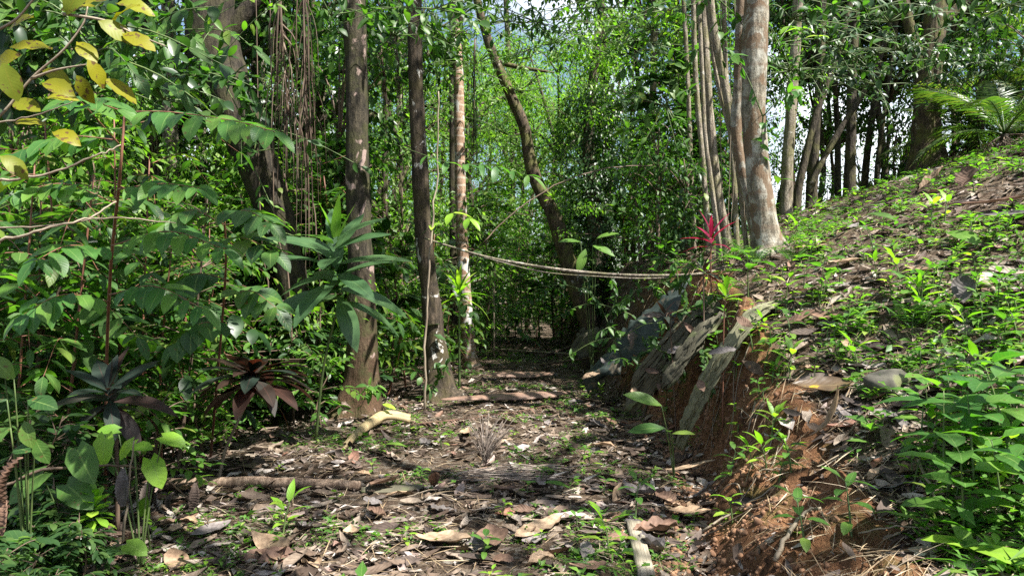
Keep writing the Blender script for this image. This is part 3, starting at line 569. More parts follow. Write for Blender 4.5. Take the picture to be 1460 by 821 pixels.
# ---- whole background trees and saplings, from shared meshes
def trunk_mesh(seed, h, r0):
    r = np.random.default_rng(seed); p = [(0, 0, -0.3), (0, 0, 0.1)]; x = np.zeros(2)
    for k in range(1, 5): x = x + r.normal(size=2) * 0.16; p.append((x[0], x[1], h * k / 4))
    mb = MB(); pt = smooth_path(p, 4); tube(mb, pt, np.linspace(r0, r0 * 0.45, len(pt)), 8, 0.06, seed); return mb.mesh('bg_trunk', M['barkbg']), np.array(p[-1])
TR = [trunk_mesh(s, h, r) for s, h, r in ((1, 4.5, 0.09), (2, 6.0, 0.12), (3, 3.2, 0.06), (4, 7.5, 0.13))]
def sapling_mesh(seed, h, rx, n, L, mat, tms=LF):
    """leaf clumps along a short stem"""
    r = np.random.default_rng(seed); z = r.uniform(0.12, 1.0, n) * h; a = r.uniform(0, 6.28, n); q = rx * np.sqrt(r.random(n)) * (0.75 + 0.7 * np.sin(z / h * 4 + seed)) * (1.15 - 0.5 * (z / h) ** 3)
    C = np.stack([np.cos(a) * q, np.sin(a) * q, z], -1); mb = MB(); clump_leaves(mb, C, r.uniform(0.25, 0.58, n), int(26 * (0.14 / L) ** 1.3), L, r, tms)
    sm = MB(); top = np.array([0, 0, h * 0.95]); tube(sm, smooth_path([(0, 0, -0.2), (r.normal() * .1, r.normal() * .1, h * .5), top], 5), np.linspace(0.03 + h * 0.006, 0.008, 11), 6)
    for i in range(0, n, 2): tube(sm, smooth_path([(0, 0, C[i][2] * 0.75), C[i] * np.array([.5, .5, .93]), C[i]], 3), np.linspace(0.014, 0.004, 7), 4)
    return mb.mesh('sapling_leaves', M[mat]), sm.mesh('sapling_stem', M['twigdark'])
SAP = [sapling_mesh(31, 2.6, 0.9, 40, 0.10, 'canopy'), sapling_mesh(32, 3.6, 1.6, 60, 0.12, 'bright'), sapling_mesh(33, 1.6, 0.9, 34, 0.08, 'canopy'), sapling_mesh(34, 4.6, 1.7, 74, 0.13, 'canopy'),
       sapling_mesh(35, 2.2, 1.0, 34, 0.16, 'dark'), sapling_mesh(36, 5.5, 2.2, 100, 0.10, 'bright'), sapling_mesh(37, 3.4, 1.7, 64, 0.11, 'lightfar'), sapling_mesh(38, 5.0, 2.1, 100, 0.085, 'lightfar')]
def sapling(x, y, k, s, rz, label, group, name='sapling', cat='sapling', z=None):
    f, st = SAP[k]; t = thing(name, label, cat, (x, y, hz(x, y) if z is None else z), rz, group, s); mesh_obj('foliage', f, t); mesh_obj('stem', st, t); return t
mid = []
def populate():
    r = np.random.default_rng(77); n = 0
    while n < 84:                                                # trees with crowns in view
        y = r.uniform(17, 46); px = r.uniform(-60, 1500); x = (px - CX) / FPX * y
        if abs(x - (foot(y) + ledge(y)) / 2) < 1.6 and y < 26: continue
        if 690 < px < 800 and y < 22: continue
        if 1100 < px < 1300 and r.random() < 0.85: continue
        k = int(r.integers(0, 4)); tm, tp = TR[k]; s = r.uniform(0.8, 1.25); rz = r.uniform(0, 6.28)
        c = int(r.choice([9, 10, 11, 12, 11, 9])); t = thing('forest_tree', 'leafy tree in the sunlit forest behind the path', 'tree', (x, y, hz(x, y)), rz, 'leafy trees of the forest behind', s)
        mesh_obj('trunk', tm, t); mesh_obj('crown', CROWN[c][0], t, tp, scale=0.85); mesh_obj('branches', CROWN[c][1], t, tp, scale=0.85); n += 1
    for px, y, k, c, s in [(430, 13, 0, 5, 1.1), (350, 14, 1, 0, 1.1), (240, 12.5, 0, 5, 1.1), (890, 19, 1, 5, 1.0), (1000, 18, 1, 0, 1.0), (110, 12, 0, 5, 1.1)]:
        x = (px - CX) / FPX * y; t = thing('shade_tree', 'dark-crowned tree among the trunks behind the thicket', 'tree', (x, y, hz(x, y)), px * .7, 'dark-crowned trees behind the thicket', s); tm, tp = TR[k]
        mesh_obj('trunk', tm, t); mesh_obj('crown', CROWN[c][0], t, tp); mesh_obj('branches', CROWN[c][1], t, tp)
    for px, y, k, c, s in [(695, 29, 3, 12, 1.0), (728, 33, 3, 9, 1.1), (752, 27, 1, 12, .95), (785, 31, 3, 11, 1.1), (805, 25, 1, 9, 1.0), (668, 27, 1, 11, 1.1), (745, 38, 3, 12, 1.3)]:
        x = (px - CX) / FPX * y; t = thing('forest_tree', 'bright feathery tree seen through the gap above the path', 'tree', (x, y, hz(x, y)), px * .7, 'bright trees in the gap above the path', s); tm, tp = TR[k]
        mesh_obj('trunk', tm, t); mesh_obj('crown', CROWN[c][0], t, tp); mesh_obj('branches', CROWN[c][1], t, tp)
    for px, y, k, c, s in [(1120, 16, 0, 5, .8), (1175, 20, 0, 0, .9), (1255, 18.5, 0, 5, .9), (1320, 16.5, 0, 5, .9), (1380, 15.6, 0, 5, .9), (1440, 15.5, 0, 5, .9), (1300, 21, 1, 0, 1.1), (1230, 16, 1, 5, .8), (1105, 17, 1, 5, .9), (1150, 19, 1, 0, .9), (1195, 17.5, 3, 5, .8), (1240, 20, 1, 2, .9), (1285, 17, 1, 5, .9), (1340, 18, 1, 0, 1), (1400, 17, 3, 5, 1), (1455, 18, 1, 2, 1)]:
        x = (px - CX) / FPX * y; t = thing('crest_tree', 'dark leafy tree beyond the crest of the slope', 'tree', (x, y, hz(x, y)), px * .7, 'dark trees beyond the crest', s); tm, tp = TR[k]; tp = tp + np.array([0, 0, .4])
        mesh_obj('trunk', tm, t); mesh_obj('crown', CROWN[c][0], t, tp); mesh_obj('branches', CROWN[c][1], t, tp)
    n = 0
    while n < 135:                                               # undergrowth behind
        y = 10.5 + 26 * r.random() ** 1.5; px = r.uniform(-40, 1010); x = (px - CX) / FPX * y
        if ledge(y) - 0.5 < x < foot(y) + 0.25 and y < 20: continue
        if x > foot(y) and y < 11.5: continue
        if 680 < px < 800 and y > 25: k = int(r.choice([0, 2]))
        else: k = int(r.choice([0, 1, 6, 3, 7, 5] if px > 500 else [0, 3, 1, 1, 3, 5, 6]) if y < 17 else r.choice([1, 5, 6, 7, 7]))
        if y < 19 and px > 330 and r.random() < .55: mid.append((x, y)); n += 1; continue
        sapling(x, y, k, r.uniform(0.75, 1.25), r.uniform(0, 6.28), 'leafy young tree in the undergrowth behind the trunks', 'young trees of the undergrowth behind'); n += 1
populate()

# unseen canopy trees, added to dapple the path and shade slope and thicket
def unseen_canopy_tree(x, y, h, c, s, label, lean=(0, 0)):
    base = np.array([x, y, hz(x, y)]); t = thing('unseen_canopy_tree', label, 'tree', base)
    mb = MB(); p = smooth_path([(0, 0, -.3), (0.05, 0, h * .3), (lean[0] * .5 - .1, lean[1] * .5 + .1, h * .7), (lean[0], lean[1], h)], 5); tube(mb, p, np.linspace(0.17, 0.08, len(p)), 12, 0.07, seed=x)
    mesh_obj('trunk', mb.mesh('trunk', M['barkslim']), t); mesh_obj('crown', CROWN[c][0], t, (lean[0], lean[1], h), (0, 0, x * 3), s); mesh_obj('branches', CROWN[c][1], t, (lean[0], lean[1], h), (0, 0, x * 3), s)
unseen_canopy_tree(5.2, 2.3, 7.6, 8, 1.1, 'tall canopy tree on the slope outside the view, shading the path')
unseen_canopy_tree(10.6, 6.4, 6.0, 7, .9, 'canopy tree added outside the view to shade the upper slope')
unseen_canopy_tree(2.1, 1.4, 6.0, 8, .9, 'leaning canopy tree shading the thicket from outside the view', (-1.3, 1.7))

# ================================================================== vine-covered column, climbers, hanging fronds
def vine_column():
    base = np.array([(846 - CX) / FPX * 15.0, 15.0, 0]); base[2] = hz(base[0], base[1])
    t = thing('vine_covered_tree', 'tree wrapped in a dense dark column of ivy with a bright leafy top', 'tree', base)
    mb = MB(); p = smooth_path([(0, 0, -.3), (0.05, 0, 2), (-.1, 0, 4), (0.1, 0, 6.2)], 5); tube(mb, p, np.linspace(0.2, 0.08, len(p)), 10, 0.06, 3); mesh_obj('trunk', mb.mesh('trunk', M['barkbg']), t)
    r = np.random.default_rng(5); n = 9500; z = r.uniform(0.6, 5.0, n); a = r.uniform(0, 6.28, n)
    q = (0.62 + 0.22 * np.sin(z * 2.1 + a * 2) + 0.25 * vnoise(a * 2, z * 2.3)) * (0.55 + 0.45 * sstep((z - 0.5) / 1.8)) * np.sqrt(r.uniform(0.5, 1, n))
    pos = np.stack([np.cos(a) * q, np.sin(a) * q, z], -1); D = nrm(np.stack([np.cos(a) * .6, np.sin(a) * .6, -0.8 + 0 * a], -1) + r.normal(size=(n, 3)) * .4); U = nrm(np.stack([np.cos(a), np.sin(a), 0.9 + 0 * a], -1) + r.normal(size=(n, 3)) * .3)
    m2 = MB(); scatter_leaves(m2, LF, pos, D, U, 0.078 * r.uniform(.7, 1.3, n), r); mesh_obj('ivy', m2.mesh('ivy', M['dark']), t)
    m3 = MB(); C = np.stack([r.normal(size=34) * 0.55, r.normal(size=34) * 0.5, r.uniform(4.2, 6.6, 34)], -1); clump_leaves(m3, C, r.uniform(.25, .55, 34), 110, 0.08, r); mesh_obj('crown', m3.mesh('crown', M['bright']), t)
vine_column()

def hanging_frond(px, py0, py1, Y, spread, n, label, mat='deadfrond', drift=20):
    r = np.random.default_rng(int(px)); top = P(px, py0, Y); t = thing('dead_palm_frond', label, 'dead frond', top, 0, None); mb = MB(); L = (py1 - py0) / FPX * Y
    ms = MB(); tube(ms, smooth_path([(0, 0, 0.05), (drift * .3 / FPX * Y, 0, -L * .4), (drift / FPX * Y, 0.02, -L)], 6), np.linspace(0.016, 0.004, 13), 6); mesh_obj('stalk', ms.mesh('stalk', M['twigdark']), t)
    for k in range(n):
        f = r.random() ** 0.8 * 0.7; s = np.array([drift * f / FPX * Y * .8, 0, -L * f]); l = L * r.uniform(0.25, 0.55); w = r.normal(size=2) * spread
        e = s + np.array([w[0], w[1] * 0.6, -l]); m = (s + e) / 2 + np.array([w[0] * 0.3, 0, 0.06 + .1 * l])
        pt = smooth_path([s, m, e], 4); d = nrm(r.normal(size=3)); slab(mb, pt, np.linspace(0.02, 0.004, len(pt)) * r.uniform(.6, 1.2), d, 0.5, 0.0015, 1)
    mesh_obj('leaflets', mb.mesh('leaflets', M[mat]), t)
hanging_frond(398, -30, 250, 8.6, 0.12, 48, 'brown dead palm frond hanging in strings in front of the huge dark tree', drift=22)
hanging_frond(432, -60, 330, 9.0, 0.08, 45, 'narrow dead palm frond hanging straight down beside the stringy one', drift=8)
hanging_frond(541, 40, 165, 11.0, 0.03, 26, 'short dark strip of dead frond dangling behind the stout trunk', drift=14)
hanging_frond(560, 30, 160, 11.4, 0.03, 26, 'slanting dark strip of dead frond dangling beside the leaning brown trunk', drift=24)
hanging_frond(214, 20, 420, 10.1, 0.07, 70, 'dead vine strings hanging down the dark shaggy trunk', drift=6)
hanging_frond(677, 60, 235, 12.5, 0.05, 40, 'green drooping palm leaf hanging beside the mossy crooked tree', 'frond', drift=-2)

def climber(px, py, Y, n, L, mat, label, sx=0.4, sz=0.4, name='climbing_plant'):
    r = np.random.default_rng(int(px * 3 + py)); c = P(px, py, Y); t = thing(name, label, 'climbing plant', c); mb = MB(); sm = MB()
    for b in range(max(3, n // 9)):
        e = r.normal(size=3) * np.array([sx, sx * .5, sz]); pt = smooth_path([(0, 0.05, 0), e * .5 + np.array([0, 0, .08]), e], 4); tube(sm, pt, np.linspace(0.008, 0.003, len(pt)), 4)
        q = r.uniform(0.2, 1, 9); pos = np.stack([np.interp(q * (len(pt) - 1), range(len(pt)), pt[:, i]) for i in range(3)], -1)
        D = nrm(r.normal(size=(9, 3)) + np.array([0, -.5, -.5])); U = nrm(np.array([0, -0.5, 1]) + r.normal(size=(9, 3)) * .35); scatter_leaves(mb, L4, pos, D, U, L * r.uniform(.7, 1.2, 9), r)
    mesh_obj('stems', sm.mesh('stems', M['greenstem']), t); mesh_obj('foliage', mb.mesh('foliage', M[mat]), t); return t
climber(345, 170, 8.7, 60, 0.2, 'canopy', 'green creeper over the middle of the huge dark tree', .45, .5)
climber(400, 330, 9.0, 50, 0.16, 'canopy', 'green creeper low on the huge dark tree', .4, .6)
climber(215, 150, 9.9, 50, 0.18, 'canopy', 'green creeper on the dark shaggy trunk', .3, .8)
climber(322, 120, 8.9, 60, 0.24, 'dark', 'dark broad-leaved climber on the upper trunk of the huge dark tree', 0.45, 0.4)
climber(300, 40, 8.9, 50, 0.24, 'shrub', 'broad-leaved climber hanging from the limb of the huge dark tree', 0.6, 0.35)
climber(360, 215, 9.0, 40, 0.2, 'dark', 'dark climber with pointed leaves below the bend of the huge dark tree', 0.4, 0.35)
climber(950, 150, 10.5, 90, 0.18, 'shrub', 'leafy vine hanging in front of the ivy column beside the grey stems', 0.5, 1.0)
climber(930, 60, 11.0, 60, 0.18, 'shrub', 'high leafy vine draped near the top beside the grey stems', 0.6, 0.7)
climber(1325, 110, 13.1, 50, .16, 'dark', 'dark climber matted on the root-wrapped tree of the crest', .4, .8)
climber(1345, 40, 12.9, 50, .16, 'canopy', 'leafy climber high on the root-wrapped tree of the crest', .6, .5)
climber(1090, 165, 7.9, 20, 0.16, 'hero', 'thin vine with broad leaves twined round the thick blotched trunk', 0.3, 0.35)
climber(535, 560, 8.5, 20, 0.12, 'herb', 'small bright climber at the foot of the stout brown trunk', 0.12, 0.2)
climber(630, 540, 9.7, 14, 0.13, 'shrub', 'little dark climber at the foot of the leaning brown trunk', 0.12, 0.2)

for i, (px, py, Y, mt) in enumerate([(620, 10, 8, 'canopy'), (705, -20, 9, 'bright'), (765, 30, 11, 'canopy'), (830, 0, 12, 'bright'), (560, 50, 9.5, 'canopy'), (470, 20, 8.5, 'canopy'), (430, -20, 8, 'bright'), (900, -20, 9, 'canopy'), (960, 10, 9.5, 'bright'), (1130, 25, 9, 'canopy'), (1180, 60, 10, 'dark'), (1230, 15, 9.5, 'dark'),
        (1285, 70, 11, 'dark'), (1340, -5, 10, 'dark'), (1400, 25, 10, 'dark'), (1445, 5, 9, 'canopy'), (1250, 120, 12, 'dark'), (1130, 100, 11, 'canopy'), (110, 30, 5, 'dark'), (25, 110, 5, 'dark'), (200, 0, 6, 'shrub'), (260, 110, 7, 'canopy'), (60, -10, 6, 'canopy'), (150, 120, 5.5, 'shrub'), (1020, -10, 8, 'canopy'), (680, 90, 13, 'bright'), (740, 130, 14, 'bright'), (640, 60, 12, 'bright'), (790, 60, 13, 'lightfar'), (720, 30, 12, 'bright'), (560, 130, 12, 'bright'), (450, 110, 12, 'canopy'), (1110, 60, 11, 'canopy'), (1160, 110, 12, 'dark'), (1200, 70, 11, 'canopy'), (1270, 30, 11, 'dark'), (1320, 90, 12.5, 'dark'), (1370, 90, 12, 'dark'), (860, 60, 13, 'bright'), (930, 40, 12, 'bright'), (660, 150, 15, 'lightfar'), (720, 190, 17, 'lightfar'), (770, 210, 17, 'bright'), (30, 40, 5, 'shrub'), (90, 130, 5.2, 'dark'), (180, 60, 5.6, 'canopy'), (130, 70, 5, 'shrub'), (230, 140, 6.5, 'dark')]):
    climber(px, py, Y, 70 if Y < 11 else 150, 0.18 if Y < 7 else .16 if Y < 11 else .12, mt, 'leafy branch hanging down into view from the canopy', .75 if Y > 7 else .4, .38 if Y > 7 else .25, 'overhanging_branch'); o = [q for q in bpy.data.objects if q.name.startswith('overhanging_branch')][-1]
for o in bpy.data.objects:
    if o.name.startswith('overhanging_branch'): o['group'] = 'leafy branches hanging from the canopy'; o['category'] = 'branch'
for a in [(845, 420, 11.6, 60, .14, 'dark', 'dark creeper heaped at the foot of the crooked tree', .5, .4), (880, 440, 10.6, 60, .14, 'canopy', 'creeper spilling down the far bank above the sheet folds', .5, .35), (930, 410, 9.6, 60, .13, 'canopy', 'creeper on the shaded bank under the fallen branch', .4, .3), (985, 440, 7.3, 27, .12, 'shrub', 'small creeper hanging over the broad dark slab', .25, .2), (1010, 520, 6.4, 18, .09, 'shrub', 'thin creeper dangling across the pale fibrous strip', .16, .2), (905, 530, 8.0, 27, .10, 'canopy', 'low creeper between the sheet fold and the dark slab', .3, .16)]: climber(*a)
climber(940, 500, 7.15, 36, .09, 'canopy', 'little creeper matted over the broad dark slab', .3, .3)
climber(970, 420, 7.9, 45, .12, 'canopy', 'creeper curling over the upper edge of the blue-green sheet', .35, .25)
climber(890, 480, 8.7, 45, .11, 'canopy', 'creeper crossing the middle of the blue-green sheet', .35, .25)

# ================================================================== understory shrubs on the left
def shrub_mesh(seed, h, spread, nbr, L, mat, tms=L4, nl=11, stem='twigdark', hang=0.25):
    r = np.random.default_rng(seed); mb = MB(); sm = MB(); main = smooth_path([(0, 0, -.15), (r.normal() * .12, r.normal() * .12, h * .5), (r.normal() * .2, r.normal() * .2, h)], 6); tube(sm, main, np.linspace(0.02, 0.006, len(main)), 6)
    for b in range(nbr):
        f = 0.22 + 0.78 * (b + r.random()) / nbr; o = np.array([np.interp(f * (len(main) - 1), range(len(main)), main[:, i]) for i in range(3)]); a = b * 2.4 + r.normal() * .4
        l = spread * r.uniform(.55, 1.1) * (1.1 - .45 * f); d = np.array([math.cos(a), math.sin(a), r.uniform(.1, .5)])
        for tw in range(2):
            dd = nrm(d + r.normal(size=3) * (.12 + .3 * tw)); e = o + dd * l - np.array([0, 0, hang * l]); pt = smooth_path([o, o + dd * l * .55, e], 5); tube(sm, pt, np.linspace(0.008, 0.0025, len(pt)), 4)
            k = np.arange(nl); q = 0.22 + 0.78 * k / (nl - 1); pos = np.stack([np.interp(q * (len(pt) - 1), range(len(pt)), pt[:, i]) for i in range(3)], -1)
            side = nrm(np.cross(dd, (0, 0, 1))); sg = np.where(k % 2, 1, -1)[:, None]; fw = np.where(q > 0.97, 2.5, 0.65)[:, None]
            D = nrm(side * sg * 0.9 + dd * fw + np.array([0, 0, -0.22]) + r.normal(size=(nl, 3)) * .16); U = nrm(np.array([0, 0, 1.0]) + r.normal(size=(nl, 3)) * .22)
            scatter_leaves(mb, tms, pos, D, U, L * r.uniform(.7, 1.15, nl) * (1 - .25 * np.abs(q - .55)), r)
    return mb.mesh('shrub_leaves', M[mat]), sm.mesh('shrub_stem', M[stem])
SH = [shrub_mesh(41, 2.2, 0.95, 18, 0.19, 'shrub', nl=10), shrub_mesh(42, 1.6, 0.8, 15, 0.22, 'shrub', nl=9), shrub_mesh(43, 3.0, 1.0, 24, 0.19, 'shrub', nl=10), shrub_mesh(44, 1.1, 0.7, 13, 0.19, 'dark'),
      shrub_mesh(47, 2.0, 0.8, 14, 0.26, 'dark', [leaf(1, .5, 6, .15, .45, 'ell', .03), leaf(1, .55, 6, .15, .3, 'ovate', .03)], 6), shrub_mesh(48, 2.6, 1.0, 22, 0.11, 'canopy', L2, 15), shrub_mesh(49, 2.3, 0.9, 16, 0.24, 'shrub', [leaf(1, .26, 6, .25, .5, 'lance', .02)], 10), shrub_mesh(50, 2.8, 1.1, 20, 0.15, 'bright', L2, 12),
      shrub_mesh(45, 2.4, 0.9, 18, 0.13, 'hero'), shrub_mesh(46, 0.8, 0.55, 9, 0.13, 'herb')]
def shrub(x, y, k, s, rz, label, group=None):
    t = thing('shrub', label, 'shrub', (x, y, hz(x, y)), rz, group, s); mesh_obj('foliage', SH[k][0], t); mesh_obj('stem', SH[k][1], t)
def pinnate(mb, sm, pts, n, L, Wd=0.44, r=None, up=(0, -0.35, 1), start=0.2, stemr=0.004, tms=None, ang=0.5):
    pt = smooth_path(pts, 8); tube(sm, pt, np.linspace(stemr, stemr * .4, len(pt)), 5); tg = nrm(np.gradient(pt, axis=0)); tms = tms or [leaf(1, Wd, 6, .22, .35, 'ovate', .02), leaf(1, Wd * 1.1, 6, .18, .55, 'ell', .02)]
    q = np.repeat(np.linspace(start, 0.96, n), 2); idx = q * (len(pt) - 1); pos = np.stack([np.interp(idx, range(len(pt)), pt[:, i]) for i in range(3)], -1); tt = nrm(np.stack([np.interp(idx, range(len(pt)), tg[:, i]) for i in range(3)], -1))
    U = nrm(np.asarray(up, float)); side = nrm(np.cross(tt, U)); sg = np.tile([1, -1], n)[:, None]; D = nrm(side * sg + tt * ang + np.array([0, 0, -.12]) + r.normal(size=(2 * n, 3)) * .12); UU = nrm(U + r.normal(size=(2 * n, 3)) * .16)
    S = L * r.uniform(.85, 1.1, 2 * n) * (0.75 + .5 * np.sin(np.pi * np.clip(q, .1, .9))); scatter_leaves(mb, tms, pos, D, UU, S, r)
    mb.many(tms[0], frames(tt[-1:] + np.array([[0, 0, -.3]]), U[None], np.array([L * 1.05])), pt[-1:])
def pin_shrub_mesh(seed, h, nfr, fl, L, n, mat, Wd=.46):
    r = np.random.default_rng(seed); mb = MB(); sm = MB(); top = np.array([r.normal() * .15, r.normal() * .15, h]); st = smooth_path([(0, 0, -.15), top * .5 + r.normal(size=3) * .06, top], 6); tube(sm, st, np.linspace(.014, .006, len(st)), 6)
    tms = [leaf(1, Wd, 5, .2, .3, 'ovate', .03), leaf(1, Wd * 1.1, 5, .16, .5, 'ell', .03), leaf(1, Wd * .9, 5, .25, .2, 'ovate', .03)]
    for k in range(nfr):
        f = .3 + .7 * (k + r.random() * .6) / nfr; o = np.array([np.interp(f * (len(st) - 1), range(len(st)), st[:, i]) for i in range(3)]); a = k * 2.4 + r.normal() * .3; l = fl * r.uniform(.7, 1.15); d = np.array([math.cos(a), math.sin(a), 0]); rise = r.uniform(.0, .35)
        pinnate(mb, sm, [o, o + d * l * .5 + np.array([0, 0, rise * l * .6]), o + d * l + np.array([0, 0, (rise - .35) * l])], n + int(r.integers(-1, 2)), L * r.uniform(.8, 1.15), Wd, r, (r.normal() * .15, -.1 + r.normal() * .15, 1), .12, .004, tms)
    return mb.mesh('shrub_leaves', M[mat]), sm.mesh('shrub_stem', M['redstem'])
NP0 = len(SH); SH += [pin_shrub_mesh(141, 2.3, 14, .85, .15, 7, 'shrub'), pin_shrub_mesh(142, 1.7, 11, .75, .18, 5, 'hero'), pin_shrub_mesh(143, 2.9, 16, .95, .16, 7, 'shrub', .4), pin_shrub_mesh(144, 2.0, 12, .8, .21, 4, 'dark', .5), pin_shrub_mesh(145, 1.3, 10, .6, .15, 5, 'shrub', .55)]
def left_thicket():
    r = np.random.default_rng(9); rows = []
    for y in np.arange(3.9, 9.6, 0.62):
        x = ledge(y) - 0.45
        while x > -0.72 * y - 0.5: rows.append((x + r.normal() * .12, y + r.normal() * .15)); x -= r.uniform(.6, .95)
    for x, y in rows:
        d = ledge(y) - x
        k = int(r.choice([3, 9, 1, 5])) if d < .7 else int(r.choice([NP0, NP0 + 1, NP0 + 2, NP0 + 3, NP0, 2, 4, 6, 8]) if d < 2.5 else r.choice([NP0, NP0 + 2, NP0 + 3, 0, 2, 4, 6]))
        if y < 4.6 and d < 1.2: k = int(r.choice([3, 9]))
        px = CX + x / y * FPX
        if y < 4.95 and px > -40:
            if (px < 70 or 255 < px < 330) and y > 4.2: shrub(x, y, NP0 + 4, r.uniform(.55, .75), r.uniform(0, 6.28), 'leafy green shrub in the crowded thicket along the path', 'shrubs of the thicket along the path')
            continue
        if 300 < px < 440 and y < 6.3: continue
        if 440 < px < 700: k = 3
        if 470 < px < 570 and y < 9.2: continue
        if 300 < px <= 470: k = int(r.choice([3, 9])) if y < 7.2 else int(r.choice([1, 3, 9]))
        shrub(x, y, k, r.uniform(.8, 1.12), r.uniform(0, 6.28), 'leafy green shrub in the crowded thicket along the path', 'shrubs of the thicket along the path')
left_thicket()
for i, (x, y) in enumerate(mid):
    shrub(x, y, RR.choice([0, 2, 4, 6, 8, NP0, NP0 + 2, NP0 + 3, 4]), RR.uniform(.9, 1.5), i * 2.1, 'broad-leaved shrub in the undergrowth behind the trunks', 'broad-leaved shrubs behind the trunks')
for i, (px, Y, k, sc) in enumerate([(425, 10.2, 2, 1.1), (470, 10.6, NP0 + 2, 1.2), (555, 11.2, 4, 1.2), (580, 12.0, NP0, 1.3), (545, 10.4, NP0 + 4, 1.0), (650, 13.2, NP0 + 4, 1.1), (390, 11, 4, 1.4), (700, 18.5, 8, .8), (730, 19.5, NP0 + 4, 1.1), (762, 19, NP0 + 1, .9), (790, 20, 8, .9), (745, 20.5, 8, 1.1), (812, 19, NP0 + 4, 1.1), (690, 17, 2, 1.3), (620, 14.5, NP0 + 3, 1.3), (700, 21, 2, 1.4), (735, 23, NP0, 1.5), (770, 22, 4, 1.4), (800, 21, 2, 1.3), (755, 26, 8, 1.8), (715, 27, 2, 1.8), (790, 27, NP0 + 2, 1.8), (680, 24, 4, 1.6), (820, 24, 8, 1.5), (745, 31, 8, 2.2), (700, 33, 2, 2.2), (780, 33, 2, 2.2)]):
    b_ = P(px, 500, Y); shrub(b_[0], Y, k, sc, i * 2.3, 'leafy shrub filling the gap between two trunks beside the path', 'shrubs between the trunks beside the path')
for i, (px, Y, k, sc) in enumerate([(60, 6.0, NP0, 1.1), (230, 6.6, NP0 + 3, .95), (10, 5.4, NP0 + 2, .9), (250, 7.3, NP0 + 1, .95), (120, 6.3, NP0 + 2, 1.05), (200, 7.2, NP0 + 2, 1.0), (340, 8.2, NP0 + 1, .85), (30, 6.9, NP0 + 3, 1.3), (-40, 4.9, NP0 + 3, .9), (150, 7.6, NP0 + 1, 1.2)]):
    b_ = P(px, 500, Y); shrub(b_[0], Y, k, sc, i * 1.9, 'broad shrub with long paired leaflets in the thicket', 'paired-leaflet shrubs of the thicket')
def tall_left():
    r = np.random.default_rng(33)
    for i in range(20):
        px = r.uniform(-20, 470); y = r.uniform(10.8, 14) if px > 190 else r.uniform(7.5, 12); x = (px - CX) / FPX * y
        sapling(x, y, int(r.choice([3, 5, 3, 1, 7])), r.uniform(.85, 1.15), r.uniform(0, 6.28), 'tall leafy sapling rising out of the crowded thicket', 'tall saplings of the thicket')
tall_left()

def pinnate(mb, sm, pts, n, L, Wd=0.44, r=None, up=(0, -0.35, 1), start=0.2, stemr=0.004, tms=None, ang=0.5):
    pt = smooth_path(pts, 8); tube(sm, pt, np.linspace(stemr, stemr * .4, len(pt)), 5); tg = nrm(np.gradient(pt, axis=0)); tms = tms or [leaf(1, Wd, 6, .22, .35, 'ovate', .02), leaf(1, Wd * 1.1, 6, .18, .55, 'ell', .02)]
    q = np.repeat(np.linspace(start, 0.96, n), 2); idx = q * (len(pt) - 1); pos = np.stack([np.interp(idx, range(len(pt)), pt[:, i]) for i in range(3)], -1); tt = nrm(np.stack([np.interp(idx, range(len(pt)), tg[:, i]) for i in range(3)], -1))
    U = nrm(np.asarray(up, float)); side = nrm(np.cross(tt, U)); sg = np.tile([1, -1], n)[:, None]; D = nrm(side * sg + tt * ang + np.array([0, 0, -.12]) + r.normal(size=(2 * n, 3)) * .12); UU = nrm(U + r.normal(size=(2 * n, 3)) * .16)
    S = L * r.uniform(.85, 1.1, 2 * n) * (0.75 + .5 * np.sin(np.pi * np.clip(q, .1, .9))); scatter_leaves(mb, tms, pos, D, UU, S, r)
    mb.many(tms[0], frames(tt[-1:] + np.array([[0, 0, -.3]]), U[None], np.array([L * 1.05])), pt[-1:])
def hero_shrub(label, base, stem_pts, fr, mat, L, stem='redstem', stemr=0.012, name='shrub', cat='shrub', Wd=0.44):
    r = np.random.default_rng(int(abs(stem_pts[0][0] * 91)) + 3); t = thing(name, label, cat, base); sm = MB(); mb = MB()
    sp = smooth_path([np.asarray(p) - base for p in stem_pts], 8); tube(sm, sp, np.linspace(stemr, stemr * .5, len(sp)), 7)
    for pts, n in fr: pinnate(mb, sm, [np.asarray(p) - base for p in pts], int(n * 1.35 + .5), L * 1.15, Wd * 1.08, r)
    mesh_obj('stem', sm.mesh('stem', M[stem]), t); mesh_obj('foliage', mb.mesh('foliage', M[mat]), t); return t
b0 = np.array([P(150, 560, 5.3)[0], 5.3, 0.0]); b0[2] = hz(b0[0], b0[1])
s0 = [b0, P(152, 520, 5.0), P(158, 380, 4.3), P(170, 260, 3.7), P(178, 160, 3.65)]
hero_shrub('tall shrub with long paired leaflets and a thin reddish stem near the yellow leaves', b0, s0, [
    ([P(178, 160, 3.65), P(240, 160, 3.5), P(330, 172, 3.35), P(392, 188, 3.25)], 8), ([P(174, 210, 3.68), P(120, 150, 3.4), P(105, 138, 3.2)], 3), ([P(178, 160, 3.65), P(150, 150, 3.3), P(140, 140, 3.1)], 2),
    ([P(168, 270, 3.7), P(230, 262, 3.5), P(285, 268, 3.35)], 5), ([P(165, 290, 3.75), P(90, 262, 3.6), P(20, 278, 3.5)], 6), ([P(160, 350, 3.8), P(240, 330, 3.6), P(320, 355, 3.5)], 6), ([P(160, 360, 3.8), P(100, 350, 3.5), P(50, 372, 3.3)], 4),
    ([P(156, 420, 3.85), P(220, 408, 3.7), P(290, 440, 3.6)], 5), ([P(156, 430, 3.85), P(90, 420, 3.6), P(30, 450, 3.5)], 5), ([P(170, 200, 3.68), P(90, 195, 3.6), P(10, 222, 3.5)], 6)], 'hero', 0.115)
